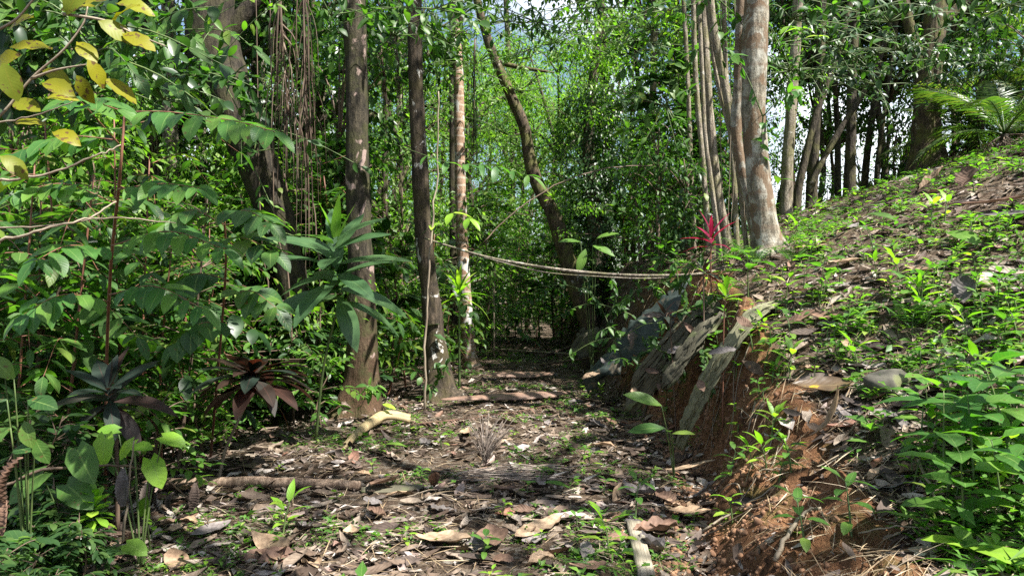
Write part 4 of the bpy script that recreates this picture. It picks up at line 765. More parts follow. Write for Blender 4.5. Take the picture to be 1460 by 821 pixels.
b1 = np.array([P(300, 560, 6.7)[0], 6.7, 0.0]); b1[2] = hz(b1[0], b1[1])
hero_shrub('rounder shrub with paired oval leaflets beside the tuft of long grey-green leaves', b1, [b1, P(315, 480, 6.0), P(322, 380, 5.3), P(320, 310, 5.0)], [
    ([P(320, 310, 5.0), P(350, 300, 4.8), P(385, 318, 4.7)], 4), ([P(322, 340, 5.05), P(350, 340, 4.8), P(390, 358, 4.7)], 4), ([P(320, 320, 5.0), P(270, 300, 4.9), P(220, 330, 4.8)], 5), ([P(328, 400, 5.1), P(280, 390, 5.0), P(235, 415, 4.9)], 5),
    ([P(330, 420, 5.1), P(360, 415, 5.0), P(395, 440, 4.9)], 4), ([P(333, 470, 5.2), P(290, 460, 5.0), P(250, 490, 4.9)], 5)], 'shrub', 0.15, Wd=0.55)
# sprig with green leaves reaching in over the path centre
def sprig(label, base, pts, n, L, mat, stem='greenstem', gr=None, up=(0, -.35, 1), Wd=0.44, name='leafy_branch', cat='branch', stemr=0.004):
    r = np.random.default_rng(int(abs(pts[0][0] * 57 + pts[0][2] * 31)) + 1); base = np.asarray(base, float); t = thing(name, label, cat, base, 0, gr); mb = MB(); sm = MB()
    pinnate(mb, sm, [np.asarray(p) - base for p in pts], n, L, Wd, r, up, stemr=stemr); mesh_obj('twig', sm.mesh('twig', M[stem]), t); mesh_obj('foliage', mb.mesh('foliage', M[mat]), t)
sprig('drooping green sprig reaching across the slim ringed palm', P(560, 215, 8.5), [P(560, 205, 9.0), P(640, 232, 8.4), P(700, 236, 8.2), P(760, 252, 8.0)], 7, 0.2, 'hero', Wd=.3)
sprig('low bright sprig between the leaning brown trunk and the ringed palm', P(615, 320, 9.0), [P(600, 335, 9.3), P(640, 305, 9.0), P(670, 312, 8.8)], 3, 0.2, 'lime', Wd=.4)
sprig('single twig of pale green leaves beside the top of the thick blotched trunk', P(1150, 40, 7.6), [P(1180, 60, 8.0), P(1150, 42, 7.7), P(1125, 38, 7.5)], 3, 0.16, 'lime', Wd=.4)

# yellow-leaved branch, near, top corner
def yellow_branch():
    base = P(-60, 210, 2.3); t = thing('yellow_leaf_branch', 'arching twig with spotted yellow leaves in the upper corner', 'branch', base); r = np.random.default_rng(4); sm = MB(); mb = MB()
    for pts in ([(-60, 210), (0, 165), (45, 112), (90, 72), (118, 35), (125, 10)], [(45, 112), (80, 100), (125, 92)], [(-40, 60), (20, 30), (60, -10), (130, -30)], [(90, 20), (150, 30), (190, 48), (235, 66)]):
        w = [P(x, y, 2.3) - base for x, y in pts]; p = smooth_path(w, 6); tube(sm, p, np.linspace(0.005, 0.0022, len(p)), 5)
    spots = [(95, 22, 175, 62, 1), (30, 78, 95, -168, 1), (48, 24, 62, 188, .7), (75, 70, 10, 170, 1), (5, 90, 25, -70, 1.0), (60, 100, 100, -15, .55), (110, 60, 42, -40, .6), (-5, 100, 40, 35, .9), (125, 85, 38, -60, .5),
             (140, 30, 55, -25, 1.0), (175, 48, 50, -20, .9), (105, 8, 25, 20, .6), (85, 15, 40, 20, .7), (165, 5, 60, 2, 1), (150, 112, 42, -30, .9), (60, 118, 50, -8, .8), (18, 145, 50, -12, .8), (0, 143, 30, 200, .7), (65, 140, 30, 15, .6),
             (110, 108, 30, -60, .6), (75, 188, 26, -10, .6), (0, 222, 50, -30, .7), (200, 8, 60, 190, 1.0), (20, 175, 30, 10, .5)]
    tm = [leaf(1, .56, 7, .12, .35, 'ell', .04, .3), leaf(1, .52, 7, .2, .5, 'ell', .05, -.35)]
    for x, y, l, a, s in spots:
        a = rad(a); L = (32 + 24 * s) / FPX * 2.3; d = np.array([math.cos(a), r.normal() * .35, math.sin(a)]); o = P(x, y, 2.3 + r.normal() * .05) - base
        mb.many(tm[int(r.integers(0, 2))], frames(d[None], nrm(np.array([[0.1 * r.normal(), -.8, .7 + .3 * r.normal()]])), np.array([L])), o[None])
    mesh_obj('twig', sm.mesh('twig', M['twig']), t); mesh_obj('foliage', mb.mesh('foliage', M['yellow']), t)
yellow_branch()

def near_left():
    r = np.random.default_rng(61)
    for i in range(26):
        y = r.uniform(3.1, 4.8); px = r.uniform(-30, 90 if y > 3.6 else 110); x = min((px - CX) / FPX * y, ledge(y) + .1)
        shrub(x, y, int(r.choice([3, 9, 3, 4])), r.uniform(.3, .5) if y > 3.7 else r.uniform(.25, .4), r.uniform(0, 6.28), 'low dark-leaved plant filling the shaded corner of the thicket', 'low plants of the shaded thicket corner')
near_left()
# bare tan twigs in the thicket
def twig_thing(label, pts, r0, mat='twig', name='bare_twig', cat='twig', group=None, r1=None, sides=6):
    base = np.asarray(pts[0], float); mb = MB(); p = smooth_path([np.asarray(q) - base for q in pts], 7); wob = rng.normal(size=p.shape) * (r0 * .5 if r0 < .02 else .003); tube(mb, p + wob, np.linspace(r0, r1 if r1 is not None else r0 * .45, len(p)), sides, .08, seed=base[0])
    return single(name, mb.mesh(name, M[mat]), label, cat, base, group=group)
twig_thing('long pale curved twig crossing the big-leaved shrub', [P(-20, 262, 3.0), P(60, 250, 3.0), P(130, 225, 3.05), P(172, 207, 3.1)], 0.006)
twig_thing('pale twig just under the yellow leaves', [P(-20, 178, 2.7), P(50, 165, 2.7), P(105, 145, 2.7)], 0.004)
twig_thing('thick tan twig sagging over the dark thicket at mid height', [P(-20, 350, 3.0), P(50, 330, 3.0), P(120, 312, 3.1), P(165, 285, 3.2)], 0.007)
twig_thing('thin tan twig running level over the thicket', [P(-20, 325, 3.1), P(70, 322, 3.1), P(160, 310, 3.1), P(250, 318, 3.2)], 0.004)
twig_thing('long dark vine arching over the low plants at the litter edge', [P(-10, 700, 3.7), P(60, 670, 3.7), P(130, 664, 3.9), P(215, 672, 4.2), P(262, 705, 4.5), P(300, 748, 4.6)], 0.008, 'twigdark')
twig_thing('upright pale stick among the arrow leaves', [P(176, 770, 4.0), P(184, 690, 4.0), P(191, 630, 4.0)], 0.008)
twig_thing('bleached stub of branch slanting up behind the dark rosette', [P(70, 645, 4.6), P(95, 630, 4.6), P(112, 612, 4.6)], 0.014)

# ================================================================== rosettes and single plants
def rosette_mesh(seed, n, L, Wd, h, el0, el1, droop, mat, shape='lance', fold=.25, seg=7, taper=.35, az0=0.0, vary=.15, stem=None, cols=1):
    r = np.random.default_rng(seed); mb = MB()
    for k in range(n):
        f = k / max(n - 1, 1); a = az0 + k * 2.39996 + r.normal() * .15; el = rad(el0 + (el1 - el0) * f + r.normal() * 7); d = np.array([math.cos(a) * math.cos(el), math.sin(a) * math.cos(el), math.sin(el)]); u = np.array([-math.cos(a) * math.sin(el), -math.sin(a) * math.sin(el), math.cos(el)])
        tm = leaf(1, Wd * r.uniform(.85, 1.15), seg, fold, droop * (1.15 - .7 * f) + r.random() * .1, shape, .02, r.normal() * .12, cols)
        mb.many(tm, frames(d[None], u[None] + r.normal(size=(1, 3)) * .08, np.array([L * (1 - taper * f * f) * r.uniform(1 - vary, 1 + vary)])), np.array([[0, 0, h * f]]))
    return mb.mesh('rosette', M[mat])
def stem_mesh(pts, r0, r1, mat, sides=7):
    mb = MB(); p = smooth_path(pts, 6); tube(mb, p, np.linspace(r0, r1, len(p)), sides, .05, seed=r0 * 100); return mb.mesh('stem', M[mat])
def rosette_plant(name, label, cat, base, stem_pts, me, r0=.014, smat='twig', group=None, extra=None, rotz=0.0, tilt=0.0):
    base = np.asarray(base, float); t = thing(name, label, cat, base, 0, group); pts = [np.asarray(p) - base for p in stem_pts]; mesh_obj('stem', stem_mesh(pts, r0, r0 * .7, smat), t); mesh_obj('leaves', me, t, pts[-1], (tilt, 0, rotz))
    for (m2, off, rz) in extra or []: mesh_obj('young_leaves', m2, t, pts[-1] + np.asarray(off), (0, 0, rz))
    return t
def base_at(px, Y): x = (px - CX) / FPX * Y; return np.array([x, Y, hz(x, Y)])
bb = base_at(450, 7.5)
rosette_plant('spiral_ginger', 'tall plant with long grey-green leaves and one upright bright new leaf', 'plant', bb, [bb, P(462, 520, 7.4), P(484, 430, 7.3)],
    rosette_mesh(51, 22, 0.74, 0.27, 0.62, -12, 40, .45, 'costus', 'ell', .10, 8, .30, 0.3, cols=1), .016, 'greenstem', extra=[(rosette_mesh(52, 4, 0.48, 0.26, 0.04, 70, 84, .12, 'lime', 'lance', .3, 7, .2), (0, -.15, .52), 0.5)], tilt=.42)
bb = base_at(168, 4.7)
rosette_plant('cordyline', 'dark purple-green cordyline rosette with glossy drooping leaves at the thicket edge', 'plant', bb, [bb, P(166, 640, 4.7), P(160, 582, 4.65)], rosette_mesh(53, 17, 0.37, 0.30, 0.14, -12, 55, .65, 'cord', 'ell', .08, 8, .3, .9), .014, 'twigdark', extra=[(rosette_mesh(54, 2, .27, .3, .02, 70, 84, .2, 'cordred', 'lance', .3), (0, -.05, .12), 1.4)], tilt=.4)
bb = base_at(312, 6.0)
rosette_plant('cordyline', 'copper-dark cordyline drooping from a bent pale stem above the litter', 'plant', bb, [bb, P(322, 640, 6.0), P(342, 595, 6.0), P(362, 555, 6.0)], rosette_mesh(55, 24, 0.55, 0.26, 0.14, -2, 30, .60, 'cordred', 'ell', .08, 8, .3, .2), .014, 'twig', extra=[(rosette_mesh(56, 16, .56, .26, .08, 6, 34, .6, 'cord', 'ell', .08, 8), (0, -.02, .07), .7)], tilt=-.05)
bb = base_at(1015, 7.6)
rosette_plant('cordyline', 'crimson pink cordyline on the bank in front of the pale trunks', 'plant', bb, [bb, P(1013, 372, 7.6), P(1014, 352, 7.6)], rosette_mesh(57, 9, 0.36, 0.17, 0.12, 4, 74, .35, 'red', 'lance', .3, 7, .25, 2.6), .01, 'redstem')
bb = base_at(1005, 7.0)
rosette_plant('cordyline', 'small dark bronze cordyline just below the crimson one', 'plant', bb, [bb, P(1003, 412, 7.0), P(1003, 392, 7.0)], rosette_mesh(58, 11, 0.27, 0.26, 0.06, -5, 65, .6, 'cord', 'lance', .15, 7, .3, .4), .008, 'twigdark')
bb = base_at(965, 7.2)
rosette_plant('cordyline', 'flat dark rosette with a bronze heart on the shaded bank face', 'plant', bb, [bb, P(955, 460, 7.1), P(948, 455, 7.0)], rosette_mesh(59, 11, 0.25, 0.28, 0.05, -10, 50, .6, 'cord', 'lance', .15, 7, .3, 1.4), .008, 'twigdark')
bb = base_at(1030, 6.1)
rosette_plant('seedling', 'bright yellow-green upright seedling at the top of the pale strip', 'plant', bb, [bb, P(1032, 460, 6.1), P(1035, 428, 6.1)], rosette_mesh(60, 8, 0.17, 0.42, 0.06, 20, 78, .3, 'lime', 'obov', .25, 6, .2, .5), .006, 'redstem')
bb = base_at(655, 11.2)
rosette_plant('dracaena', 'pale striped dracaena between the leaning brown trunk and the ringed palm', 'plant', bb, [bb, P(655, 500, 11.2), P(655, 425, 11.2)], rosette_mesh(61, 24, 0.56, 0.14, 0.14, 0, 76, .5, 'lime', 'lance', .25, 6, .3), .02, 'greenstem')
# broad ginger leaves at the foot of the strip
def big_leaf_plant(label, base, leaves, mat, L, stem='greenstem', name='broadleaf_plant', group=None, shape='ell', Wd=.36, cat='plant', tm=None):
    """leaves: (px, py, Y, dir, up, scale) with petioles from the base"""
    base = np.asarray(base, float); t = thing(name, label, cat, base, 0, group); sm = MB(); mb = MB()
    tm = tm or leaf(1, Wd, 8, .16, .3, shape, .02, 0, 1)
    for px, py, Y, d, u, s in leaves:
        o = P(px, py, Y) - base; p = smooth_path([(0, 0, -.02), o * .5 + np.array([0, 0, .05]), o], 5); tube(sm, p, np.linspace(.006, .003, len(p)), 5); mb.many(tm, frames(np.array([d], float), np.array([u], float), np.array([L * s])), o[None])
    mesh_obj('stalks', sm.mesh('stalks', M[stem]), t); mesh_obj('leaves', mb.mesh('leaves', M[mat]), t); return t
bb = base_at(962, 5.9)
big_leaf_plant('young ginger with two big pale-green leaves at the foot of the pale strip', bb, [(943, 578, 5.8, (-.9, -.25, .45), (.2, -.7, .8), 1.05), (948, 610, 5.75, (-1, -.1, .06), (.0, -.6, .8), .95), (958, 618, 5.7, (.6, -.4, .2), (0, -.4, 1), .6), (955, 615, 5.7, (-.2, -.7, .3), (0, -.2, 1), .5)], 'herb', .30)
HE = leaf_heart()
bb = base_at(200, 4.1)
big_leaf_plant('bright arrow-leaved plant just below the dark purple rosette', bb, [(150, 622, 4.1, (.05, -.4, -.8), (0, -.9, .5), 1.1), (215, 655, 4.1, (.5, -.4, -.7), (.2, -.8, .7), 1.15), (232, 622, 4.1, (.9, -.2, -.15), (0, -.5, .9), .95), (190, 628, 4.15, (-.3, -.3, -.4), (-.2, -.7, .8), .8),
    (192, 636, 4.1, (.7, -.3, .1), (0, -.5, .9), .8), (168, 612, 4.2, (-.6, -.3, .1), (0, -.7, .8), .7)], 'lime', .15, tm=HE)
bb = base_at(215, 4.3)
big_leaf_plant('glossy low plant with arrow leaves on the litter edge', bb, [(205, 735, 4.2, (.2, -.5, .75), (0, -.9, .4), .95), (180, 775, 4.05, (.9, -.4, -.1), (0, -.5, .9), 1.05), (165, 785, 4.0, (-.7, -.4, .0), (0, -.4, .9), .9)], 'herb', .14, tm=HE)
bb = base_at(110, 3.9)
big_leaf_plant('dark arum with large lobed leaves in the shade near the corner', bb, [(110, 640, 3.8, (.5, -.4, -.55), (0, -.8, .7), 1.3), (95, 690, 3.8, (.7, -.4, -.3), (0, -.7, .8), 1.3), (130, 780, 3.8, (-.9, -.3, -.1), (0, -.4, 1), 1.2), (60, 675, 3.7, (-.5, -.4, -.4), (0, -.7, .8), 1.2), (85, 795, 3.7, (.5, -.5, -.2), (0, -.5, .9), 1.1), (45, 770, 3.6, (-.6, -.3, .2), (0, -.5, .9), 1.1)], 'shrub', .16, tm=HE)
bb = base_at(40, 3.7)
big_leaf_plant('pale green plant with moth-eaten round leaves at the picture edge', bb, [(20, 540, 3.5, (-.4, -.3, .6), (0, -.8, .6), 1), (40, 570, 3.5, (.9, -.3, -.05), (0, -.6, .8), 1.1), (10, 570, 3.5, (-.8, -.3, .2), (0, -.7, .7), 1), (35, 600, 3.5, (.3, -.3, -.6), (0, -.9, .4), .9), (15, 610, 3.5, (-.6, -.3, -.4), (0, -.8, .6), 1), (20, 640, 3.5, (.5, -.3, .1), (0, -.6, .8), .8), (5, 520, 3.5, (-.3, -.3, -.5), (0, -.8, .6), .9), (50, 625, 3.5, (.5, -.2, -.8), (0, -.9, .4), .9)], 'shrub', .15, Wd=.55)
bb = base_at(138, 3.9)
rosette_plant('seedling', 'small lime-green bush of round leaves near the corner of the litter', 'plant', bb, [bb, P(137, 770, 3.85), P(136, 745, 3.8)], rosette_mesh(63, 24, .115, .55, .13, -15, 60, .35, 'lime', 'obov', .2, 5, .3), .006, 'greenstem')
# epiphyte on the crooked tree
mb0 = P(786, 288, 13.8); rosette_plant('bromeliad', 'small spiky bromeliad perched on the bend of the crooked tree', 'plant', mb0, [mb0, mb0 + np.array([0.02, -.06, .03])], rosette_mesh(64, 16, .26, .11, .03, 10, 75, .5, 'lime', 'strap', .3, 6), .02, 'twigdark')
bb = base_at(845, 11.0)
big_leaf_plant('broad-leaved plant with an orange-tipped leaf under the ivy column', bb, [(845, 350, 10.5, (.6, -.4, -.2), (0, -.6, .8), 1), (835, 355, 10.5, (-.3, -.3, -.8), (0, -.9, .3), 1), (850, 340, 10.5, (.7, -.2, .3), (0, -.5, .9), .9), (828, 345, 10.5, (-.8, -.2, .15), (0, -.5, .9), .9)], 'herb', .36)

# wilted brown ribbed leaves at the left edge
def ribbed(label, px, py, Y, L, Wd, rot, mat):
    mb = MB(); r_ = 22; pts = [(0, L * (k / r_) - L / 2, 0.05 * math.sin(k / r_ * 2.6)) for k in range(r_ + 1)]; w = [Wd * math.sin(math.pi * (0.06 + .9 * k / r_)) * (1 + .10 * (k % 2)) for k in range(r_ + 1)]
    pts = [(a, b, c + .012 * (k % 2)) for k, (a, b, c) in enumerate(pts)]; slab(mb, pts, w, (0, 0, 1), 1.1, .003, 6)
    single('curled_dead_leaf', mb.mesh('curled_dead_leaf', M[mat]), label, 'dead leaf', P(px, py, Y), rot)
ribbed('ribbed brown curled leaf hanging among the plants at the picture edge, the upper of two', 28, 688, 3.3, .22, .10, (rad(70), rad(10), rad(-60)), 'brownleaf')
ribbed('ribbed brown curled leaf hanging at the picture edge, the lower of two', 2, 742, 3.3, .20, .12, (rad(80), rad(10), rad(10)), 'brownleaf')
ribbed('shrivelled grey ribbed leaf hanging by the upright pale stick', 176, 695, 4.0, .2, .07, (rad(75), rad(0), rad(20)), 'greyleaf')
ribbed('second shrivelled grey ribbed leaf, touching the upright pale stick', 188, 700, 4.05, .2, .07, (rad(95), rad(8), rad(-10)), 'greyleaf')
for k in range(6):
    ribbed('shrivelled grey-brown leaf hanging over the shaded litter edge', 210 + k * 13 + RR.uniform(-4, 4), 705 + RR.uniform(-14, 16), 4.9 + RR.uniform(-.2, .2), RR.uniform(.10, .18), RR.uniform(.04, .07), (rad(RR.uniform(55, 110)), rad(RR.uniform(-20, 20)), rad(RR.uniform(-60, 60))), RR.choice(['greyleaf', 'litterdark', 'litterdark']))
    o = [x for x in bpy.data.objects if x.name.startswith('curled_dead_leaf')][-1]
for o in bpy.data.objects:
    if o.get('label') == 'shrivelled grey-brown leaf hanging over the shaded litter edge': o['group'] = 'shrivelled leaves along the litter edge'

# ================================================================== palm on the crest
def frond_mesh(seed, L, n, ll, mat, arch=.9, w=.05):
    r = np.random.default_rng(seed); sm = MB(); mb = MB(); ts = np.linspace(0, 1, 14); pts = np.stack([0 * ts, L * np.sin(ts * arch) / arch, -L * (1 - np.cos(ts * arch)) / arch], -1); tube(mb, pts, np.linspace(.018, .004, 14), 5)
    q = np.repeat(np.linspace(.12, .99, n), 2); idx = q * 13; pos = np.stack([np.interp(idx, range(14), pts[:, i]) for i in range(3)], -1); tg = nrm(np.gradient(pts, axis=0)); tt = np.stack([np.interp(idx, range(14), tg[:, i]) for i in range(3)], -1)
    sg = np.tile([1, -1], n)[:, None]; D = nrm(np.array([1., 0, 0]) * sg + tt * .7 + np.array([0, 0, .12]) + r.normal(size=(2 * n, 3)) * .07); mb.many(leaf(1, w, 4, .4, .5, 'strap'), frames(D, np.array([0, 0, 1.]) + 0 * D, ll * (.5 + .6 * np.sin(np.pi * np.clip(q, .12, .92))) * r.uniform(.9, 1.1, 2 * n)), pos)
    return mb.mesh('frond', M[mat])
FR = [frond_mesh(71, 2.1, 34, .55, 'frond', .9), frond_mesh(72, 1.9, 32, .5, 'frond', 1.4), frond_mesh(73, 1.8, 30, .5, 'deadfrond', 1.7)]
def palm(label, base, n, h, dead, s=1.0, seed=0):
    r = np.random.default_rng(seed + 100); t = thing('feathery_palm', label, 'palm', base, 0, None, s); mesh_obj('trunk', stem_mesh([(0, 0, -.2), (0, 0, h * .5), (0, 0, h)], .10, .08, 'barkdark', 10), t)
    for k in range(n):
        el = rad(r.uniform(15, 75)); mesh_obj('frond', FR[k % 2], t, (0, 0, h), (el, 0, k * 2.4 + r.normal() * .2), r.uniform(.8, 1.1))
    for k in range(dead): mesh_obj('dead_frond', FR[2], t, (0, 0, h * .9), (rad(r.uniform(-40, 10)), 0, k * 1.7 + r.normal() * .3), r.uniform(.7, 1))
palm('feathery green palm with brown dead fronds at the upper edge of the slope', base_at(1432, 11.6), 11, .3, 9, .72, 1)
palm('smaller palm clump half hidden behind the root-wrapped tree', base_at(1385, 13.4), 10, .4, 8, .85, 2)
palm('palm with high drooping fronds behind the feathery palm', base_at(1490, 13.2), 12, 1.2, 7, 1.0, 3)
for i, (px, Y, k, s) in enumerate([(1280, 15.5, 4, .8), (1395, 13.2, 4, .8), (1430, 13.6, 0, .9), (1360, 15, 3, .9), (1470, 12.6, 4, 1), (1130, 15, 0, .7), (1240, 17, 2, .9), (1180, 18, 0, .8)]):
    b = base_at(px, Y); sapling(b[0], b[1], k, s, i * 1.3, 'dark bushy plant along the crest of the slope', 'bushy plants along the crest', 'bush', 'bush')
# young trees standing on the shaded bank beyond the crimson plant
for i, (px, Y, k, s) in enumerate([(915, 12.5, 1, .6), (940, 11.2, 0, .8), (975, 10.8, 4, .7), (940, 13.5, 3, .62), (1000, 12.5, 3, .65), (1030, 14, 5, .65), (985, 15.5, 5, .7), (1040, 12.2, 4, .8), (860, 17, 5, .9), (905, 18, 5, 1.0)]):
    b = base_at(px, Y); sapling(b[0], b[1], k, s, i * 1.7, 'leafy young tree on the bank past the crimson plant', 'young trees on the bank past the crimson plant')

# ================================================================== bank: fibrous strips, sheets, rock, pole
def strip_thing(name, label, cat, pts, w, mat, up, curl, thick=.012, rough=.05, seed=0, nc=10, edge=.7):
    base = np.asarray(pts[0], float); mb = MB(); p = smooth_path([np.asarray(q) - base for q in pts], 8); ww = np.interp(np.linspace(0, len(w) - 1, len(p)), range(len(w)), w); slab(mb, p, ww, np.asarray(up, float), curl, thick, nc, rough, seed, edge)
    r = np.random.default_rng(seed); x = nrm(np.cross(nrm(p[-1] - p[0]), np.asarray(up, float)))
    if 'fibrous' in name:
        for k in range(22):
            a = int(r.integers(0, len(p) // 2)); b_ = int(r.integers(a + 6, len(p) + 1)); q = p[a:b_] + x * np.interp(np.arange(a, b_), range(len(p)), ww)[:, None] * r.uniform(-.5, .5) + np.asarray(up, float) * r.uniform(.004, .03) + r.normal(size=(b_ - a, 3)) * .004
            slab(mb, q, np.interp(np.linspace(0, 1, len(q)), [0, .3, .8, 1], [.01, .045, .04, .008]) * r.uniform(.6, 1.5), np.asarray(up, float) + r.normal(size=3) * .3, .4, .006, 3, .01, seed + k, .5)
    return single(name, mb.mesh(name, M[mat]), label, cat, base)
strip_thing('fibrous_strip', 'long pale grey-green fibrous strip running down the cut red bank', 'bark strip', [P(968, 640, 6.35), P(985, 595, 6.25), P(1008, 545, 6.15), P(1038, 495, 6.1), P(1075, 448, 6.2), P(1112, 428, 6.6)], [.07, .10, .12, .13, .13, .08], 'slabpale', (-.55, -.75, .45), -.5, .03, .025, 3)
strip_thing('fibrous_strip', 'broad darker grey-green slab leaning beside the pale strip', 'bark strip', [P(892, 582, 7.6), P(920, 545, 7.45), P(955, 505, 7.3), P(990, 462, 7.3), P(1022, 430, 7.4)], [.2, .27, .30, .26, .16], 'slabdark', (-.5, -.75, .5), -.45, .04, .05, 5)
strip_thing('fibrous_strip', 'narrow weathered strip in the dark hollow between the two large slabs', 'bark strip', [P(945, 555, 6.9), P(968, 520, 6.85), P(1000, 478, 6.85), P(1030, 445, 6.9)], [.08, .12, .12, .08], 'slabdark', (-.5, -.75, .5), -.3, .015, .08, 7)
strip_thing('plastic_sheet', 'blue-green sheet slumped on the bank above the slabs', 'sheet', [P(880, 500, 9.0), P(915, 470, 8.9), P(955, 435, 8.8), P(985, 405, 8.8)], [.4, .55, .5, .3], 'sheet', (-.5, -.6, .6), -.3, .008, .06, 9)
strip_thing('plastic_sheet', 'dark rounded fold of sheet at the foot of the bank', 'sheet', [P(832, 552, 9.9), P(845, 530, 9.8), P(870, 512, 9.7), P(895, 500, 9.7)], [.3, .42, .42, .25], 'sheet', (-.4, -.6, .7), -.7, .008, .07, 11)
strip_thing('plastic_sheet', 'grey-green mossy fold farther along the foot of the bank', 'sheet', [P(815, 500, 13.0), P(835, 480, 12.9), P(862, 470, 12.9)], [.4, .55, .35], 'slabdark', (-.4, -.6, .7), -.7, .02, .14, 12)

def rock_mesh(seed, sx, sy, sz, mat):
    import bmesh
    bm = bmesh.new(); bmesh.ops.create_icosphere(bm, subdivisions=3, radius=1.0); r = np.random.default_rng(seed); o = r.random(3) * 50
    for v in bm.verts:
        c = v.co.copy(); n = float(fbm(np.array([c.x * 1.1 + o[0] + c.z]), np.array([c.y * 1.1 + o[1] - c.z * .7]), 5)[0]); v.co = Vector((c.x * sx, c.y * sy, c.z * sz)) * (1 + .5 * n)
    me = bpy.data.meshes.new('rock'); bm.to_mesh(me); bm.free(); me.materials.append(M[mat]); me.polygons.foreach_set('use_smooth', [True] * len(me.polygons)); return me
g = G(1266, 552); single('rock', rock_mesh(1, .15, .12, .09, 'rock'), 'rounded grey mossy rock sitting on the bank above the bare soil', 'rock', g + np.array([0, 0, .03]))
g = G(1455, 555); single('rock', rock_mesh(2, .10, .1, .06, 'rock'), 'small half-buried rock under the leafy herbs at the picture edge', 'rock', g + np.array([0, 0, .02]))
g = G(1145, 300); single('tree_stump', rock_mesh(3, .26, .22, .20, 'barkdark'), 'rotten dark stump in the grass beside the thick blotched trunk', 'stump', g + np.array([0, 0, .02]))

def pole():
    pts = [P(606, 340, 9.2), P(650, 354, 9.0), P(700, 368, 8.8), P(760, 379, 8.6), P(830, 388, 8.4), P(910, 393, 8.2), P(985, 392, 8.0), P(1020, 386, 8.0)]
    t = thing('fallen_pole', 'long pale dead branch hanging across the path from trunk to bank', 'dead branch', pts[0]); b = pts[0]
    m1 = MB(); p = smooth_path([q - b for q in pts], 8); tube(m1, p, np.interp(np.linspace(0, 1, len(p)), [0, .4, 1], [.012, .017, .017]), 10, .12, 4); mesh_obj('stem', m1.mesh('stem', M['polebark']), t)
    m2 = MB(); p2 = smooth_path([P(690, 367, 8.78) - b, P(770, 387, 8.55) - b, P(850, 394, 8.3) - b, P(930, 397, 8.12) - b, P(1000, 390, 8.0) - b], 8); tube(m2, p2, np.linspace(.005, .009, len(p2)), 8, .1, 6); mesh_obj('side_branch', m2.mesh('side_branch', M['polebark']), t)
pole()
twig_thing('thin bare vine slanting up to the ivy column above the fallen branch', [P(690, 345, 9.0), P(730, 305, 9.1), P(790, 265, 9.3), P(865, 240, 9.6), P(930, 236, 9.9)], .008, 'twigdark', 'bare_vine', 'vine', r1=.006)
twig_thing('slim pale upright stem touching the leaning brown trunk', [base_at(605, 9.0), P(607, 480, 9.0), P(612, 380, 9.0), P(622, 250, 9.1), P(626, 130, 9.1)], .017, 'twig', 'slim_stem', 'stem', r1=.009)
twig_thing('thin upright pale stem by the end of the path', [base_at(705, 16), P(704, 430, 16), P(706, 380, 16)], .022, 'twig', 'slim_stem', 'stem', r1=.012)
for i, (px, py, ex, ey, Y) in enumerate([(420, 500, 392, 300, 8.7), (455, 520, 445, 260, 9.0), (385, 520, 372, 330, 9.2)]):
    twig_thing('thin liana rising in the shade behind the copper cordyline', [base_at(px, Y), P((px + ex) / 2 + 6, (py + ey) / 2, Y), P(ex, ey, Y), P(ex - 8, -40, Y)], .012, 'twigdark', 'liana', 'liana', 'lianas in the shade')
# thin hanging lianas among the grey stems
for i in range(5):
    px = 1028 + i * 9; twig_thing('hair-thin liana hanging beside the grey stems on the bank', [P(px, -30, 8.7), P(px + RR.uniform(-6, 6), 150, 8.7), P(px + RR.uniform(-10, 10), 330, 8.8)], .005, 'twig', 'liana', 'liana', 'hair-thin lianas by the grey stems', r1=.004)

# ================================================================== things on the path
def strip_ground(name, label, cat, px_pts, w, mat, curl, lift=.03, thick=.006, rough=.01, seed=0, nc=8, group=None):
    pts = [G(a, b) + np.array([0, 0, lift]) for a, b in px_pts]; base = pts[0]; mb = MB(); p = smooth_path([q - base for q in pts], 8); ww = np.interp(np.linspace(0, len(w) - 1, len(p)), range(len(w)), w); slab(mb, p, ww, np.array([0, -.25, 1.]), curl, thick, nc, rough, seed, .1)
    return single(name, mb.mesh(name, M[mat]), label, cat, base, group=group)
def sheath():
    a = G(490, 640); b = G(532, 614) + np.array([0, 0, .10]); c = G(552, 606) + np.array([0, 0, .11]); d = G(585, 606) + np.array([0, 0, .06]); t = thing('palm_sheath', 'curled cream-yellow palm sheath lying bent in front of the stout trunk', 'palm sheath', a)
    for nm, off, w, cu, up, sd in (('outer_fold', np.array([0.0, .05, .05]), [.10, .22, .27, .27, .20], -2.3, (0, -.1, 1.), 2), ('rolled_edge', np.array([.01, -.045, .02]), [.07, .15, .17, .18, .15], -2.6, (0, -.5, 1.), 4)):
        mb = MB(); p = smooth_path([q - a + off for q in (a, (a + b) / 2 + np.array([0, 0, .02]), b, c, d)], 7); ww = np.interp(np.linspace(0, 4, len(p)), range(5), w); slab(mb, p, ww, np.array(up), cu, .007, 16, .006, sd, .05); mesh_obj(nm, mb.mesh(nm, M['sheath']), t)
    mb = MB(); tm = leaf(1, .45, 6, .2, .3, 'ovate'); mb.many(tm, frames(np.array([[.8, -.3, -.1]]), np.array([[0, -.4, 1.]]), np.array([.17])), (c - a + np.array([-.05, 0, .12]))[None])
    single('green_leaf', mb.mesh('green_leaf', M['lime']), 'fresh green leaf lying on the bent end of the cream sheath', 'leaf', a)
sheath()
strip_ground('palm_spathe', 'long smooth reddish-brown palm spathe lying across the path', 'palm spathe', [(628, 580), (660, 577), (700, 574), (745, 572), (785, 570), (812, 568)], [.03, .16, .23, .25, .21, .06], 'spathe', -.5, .10)
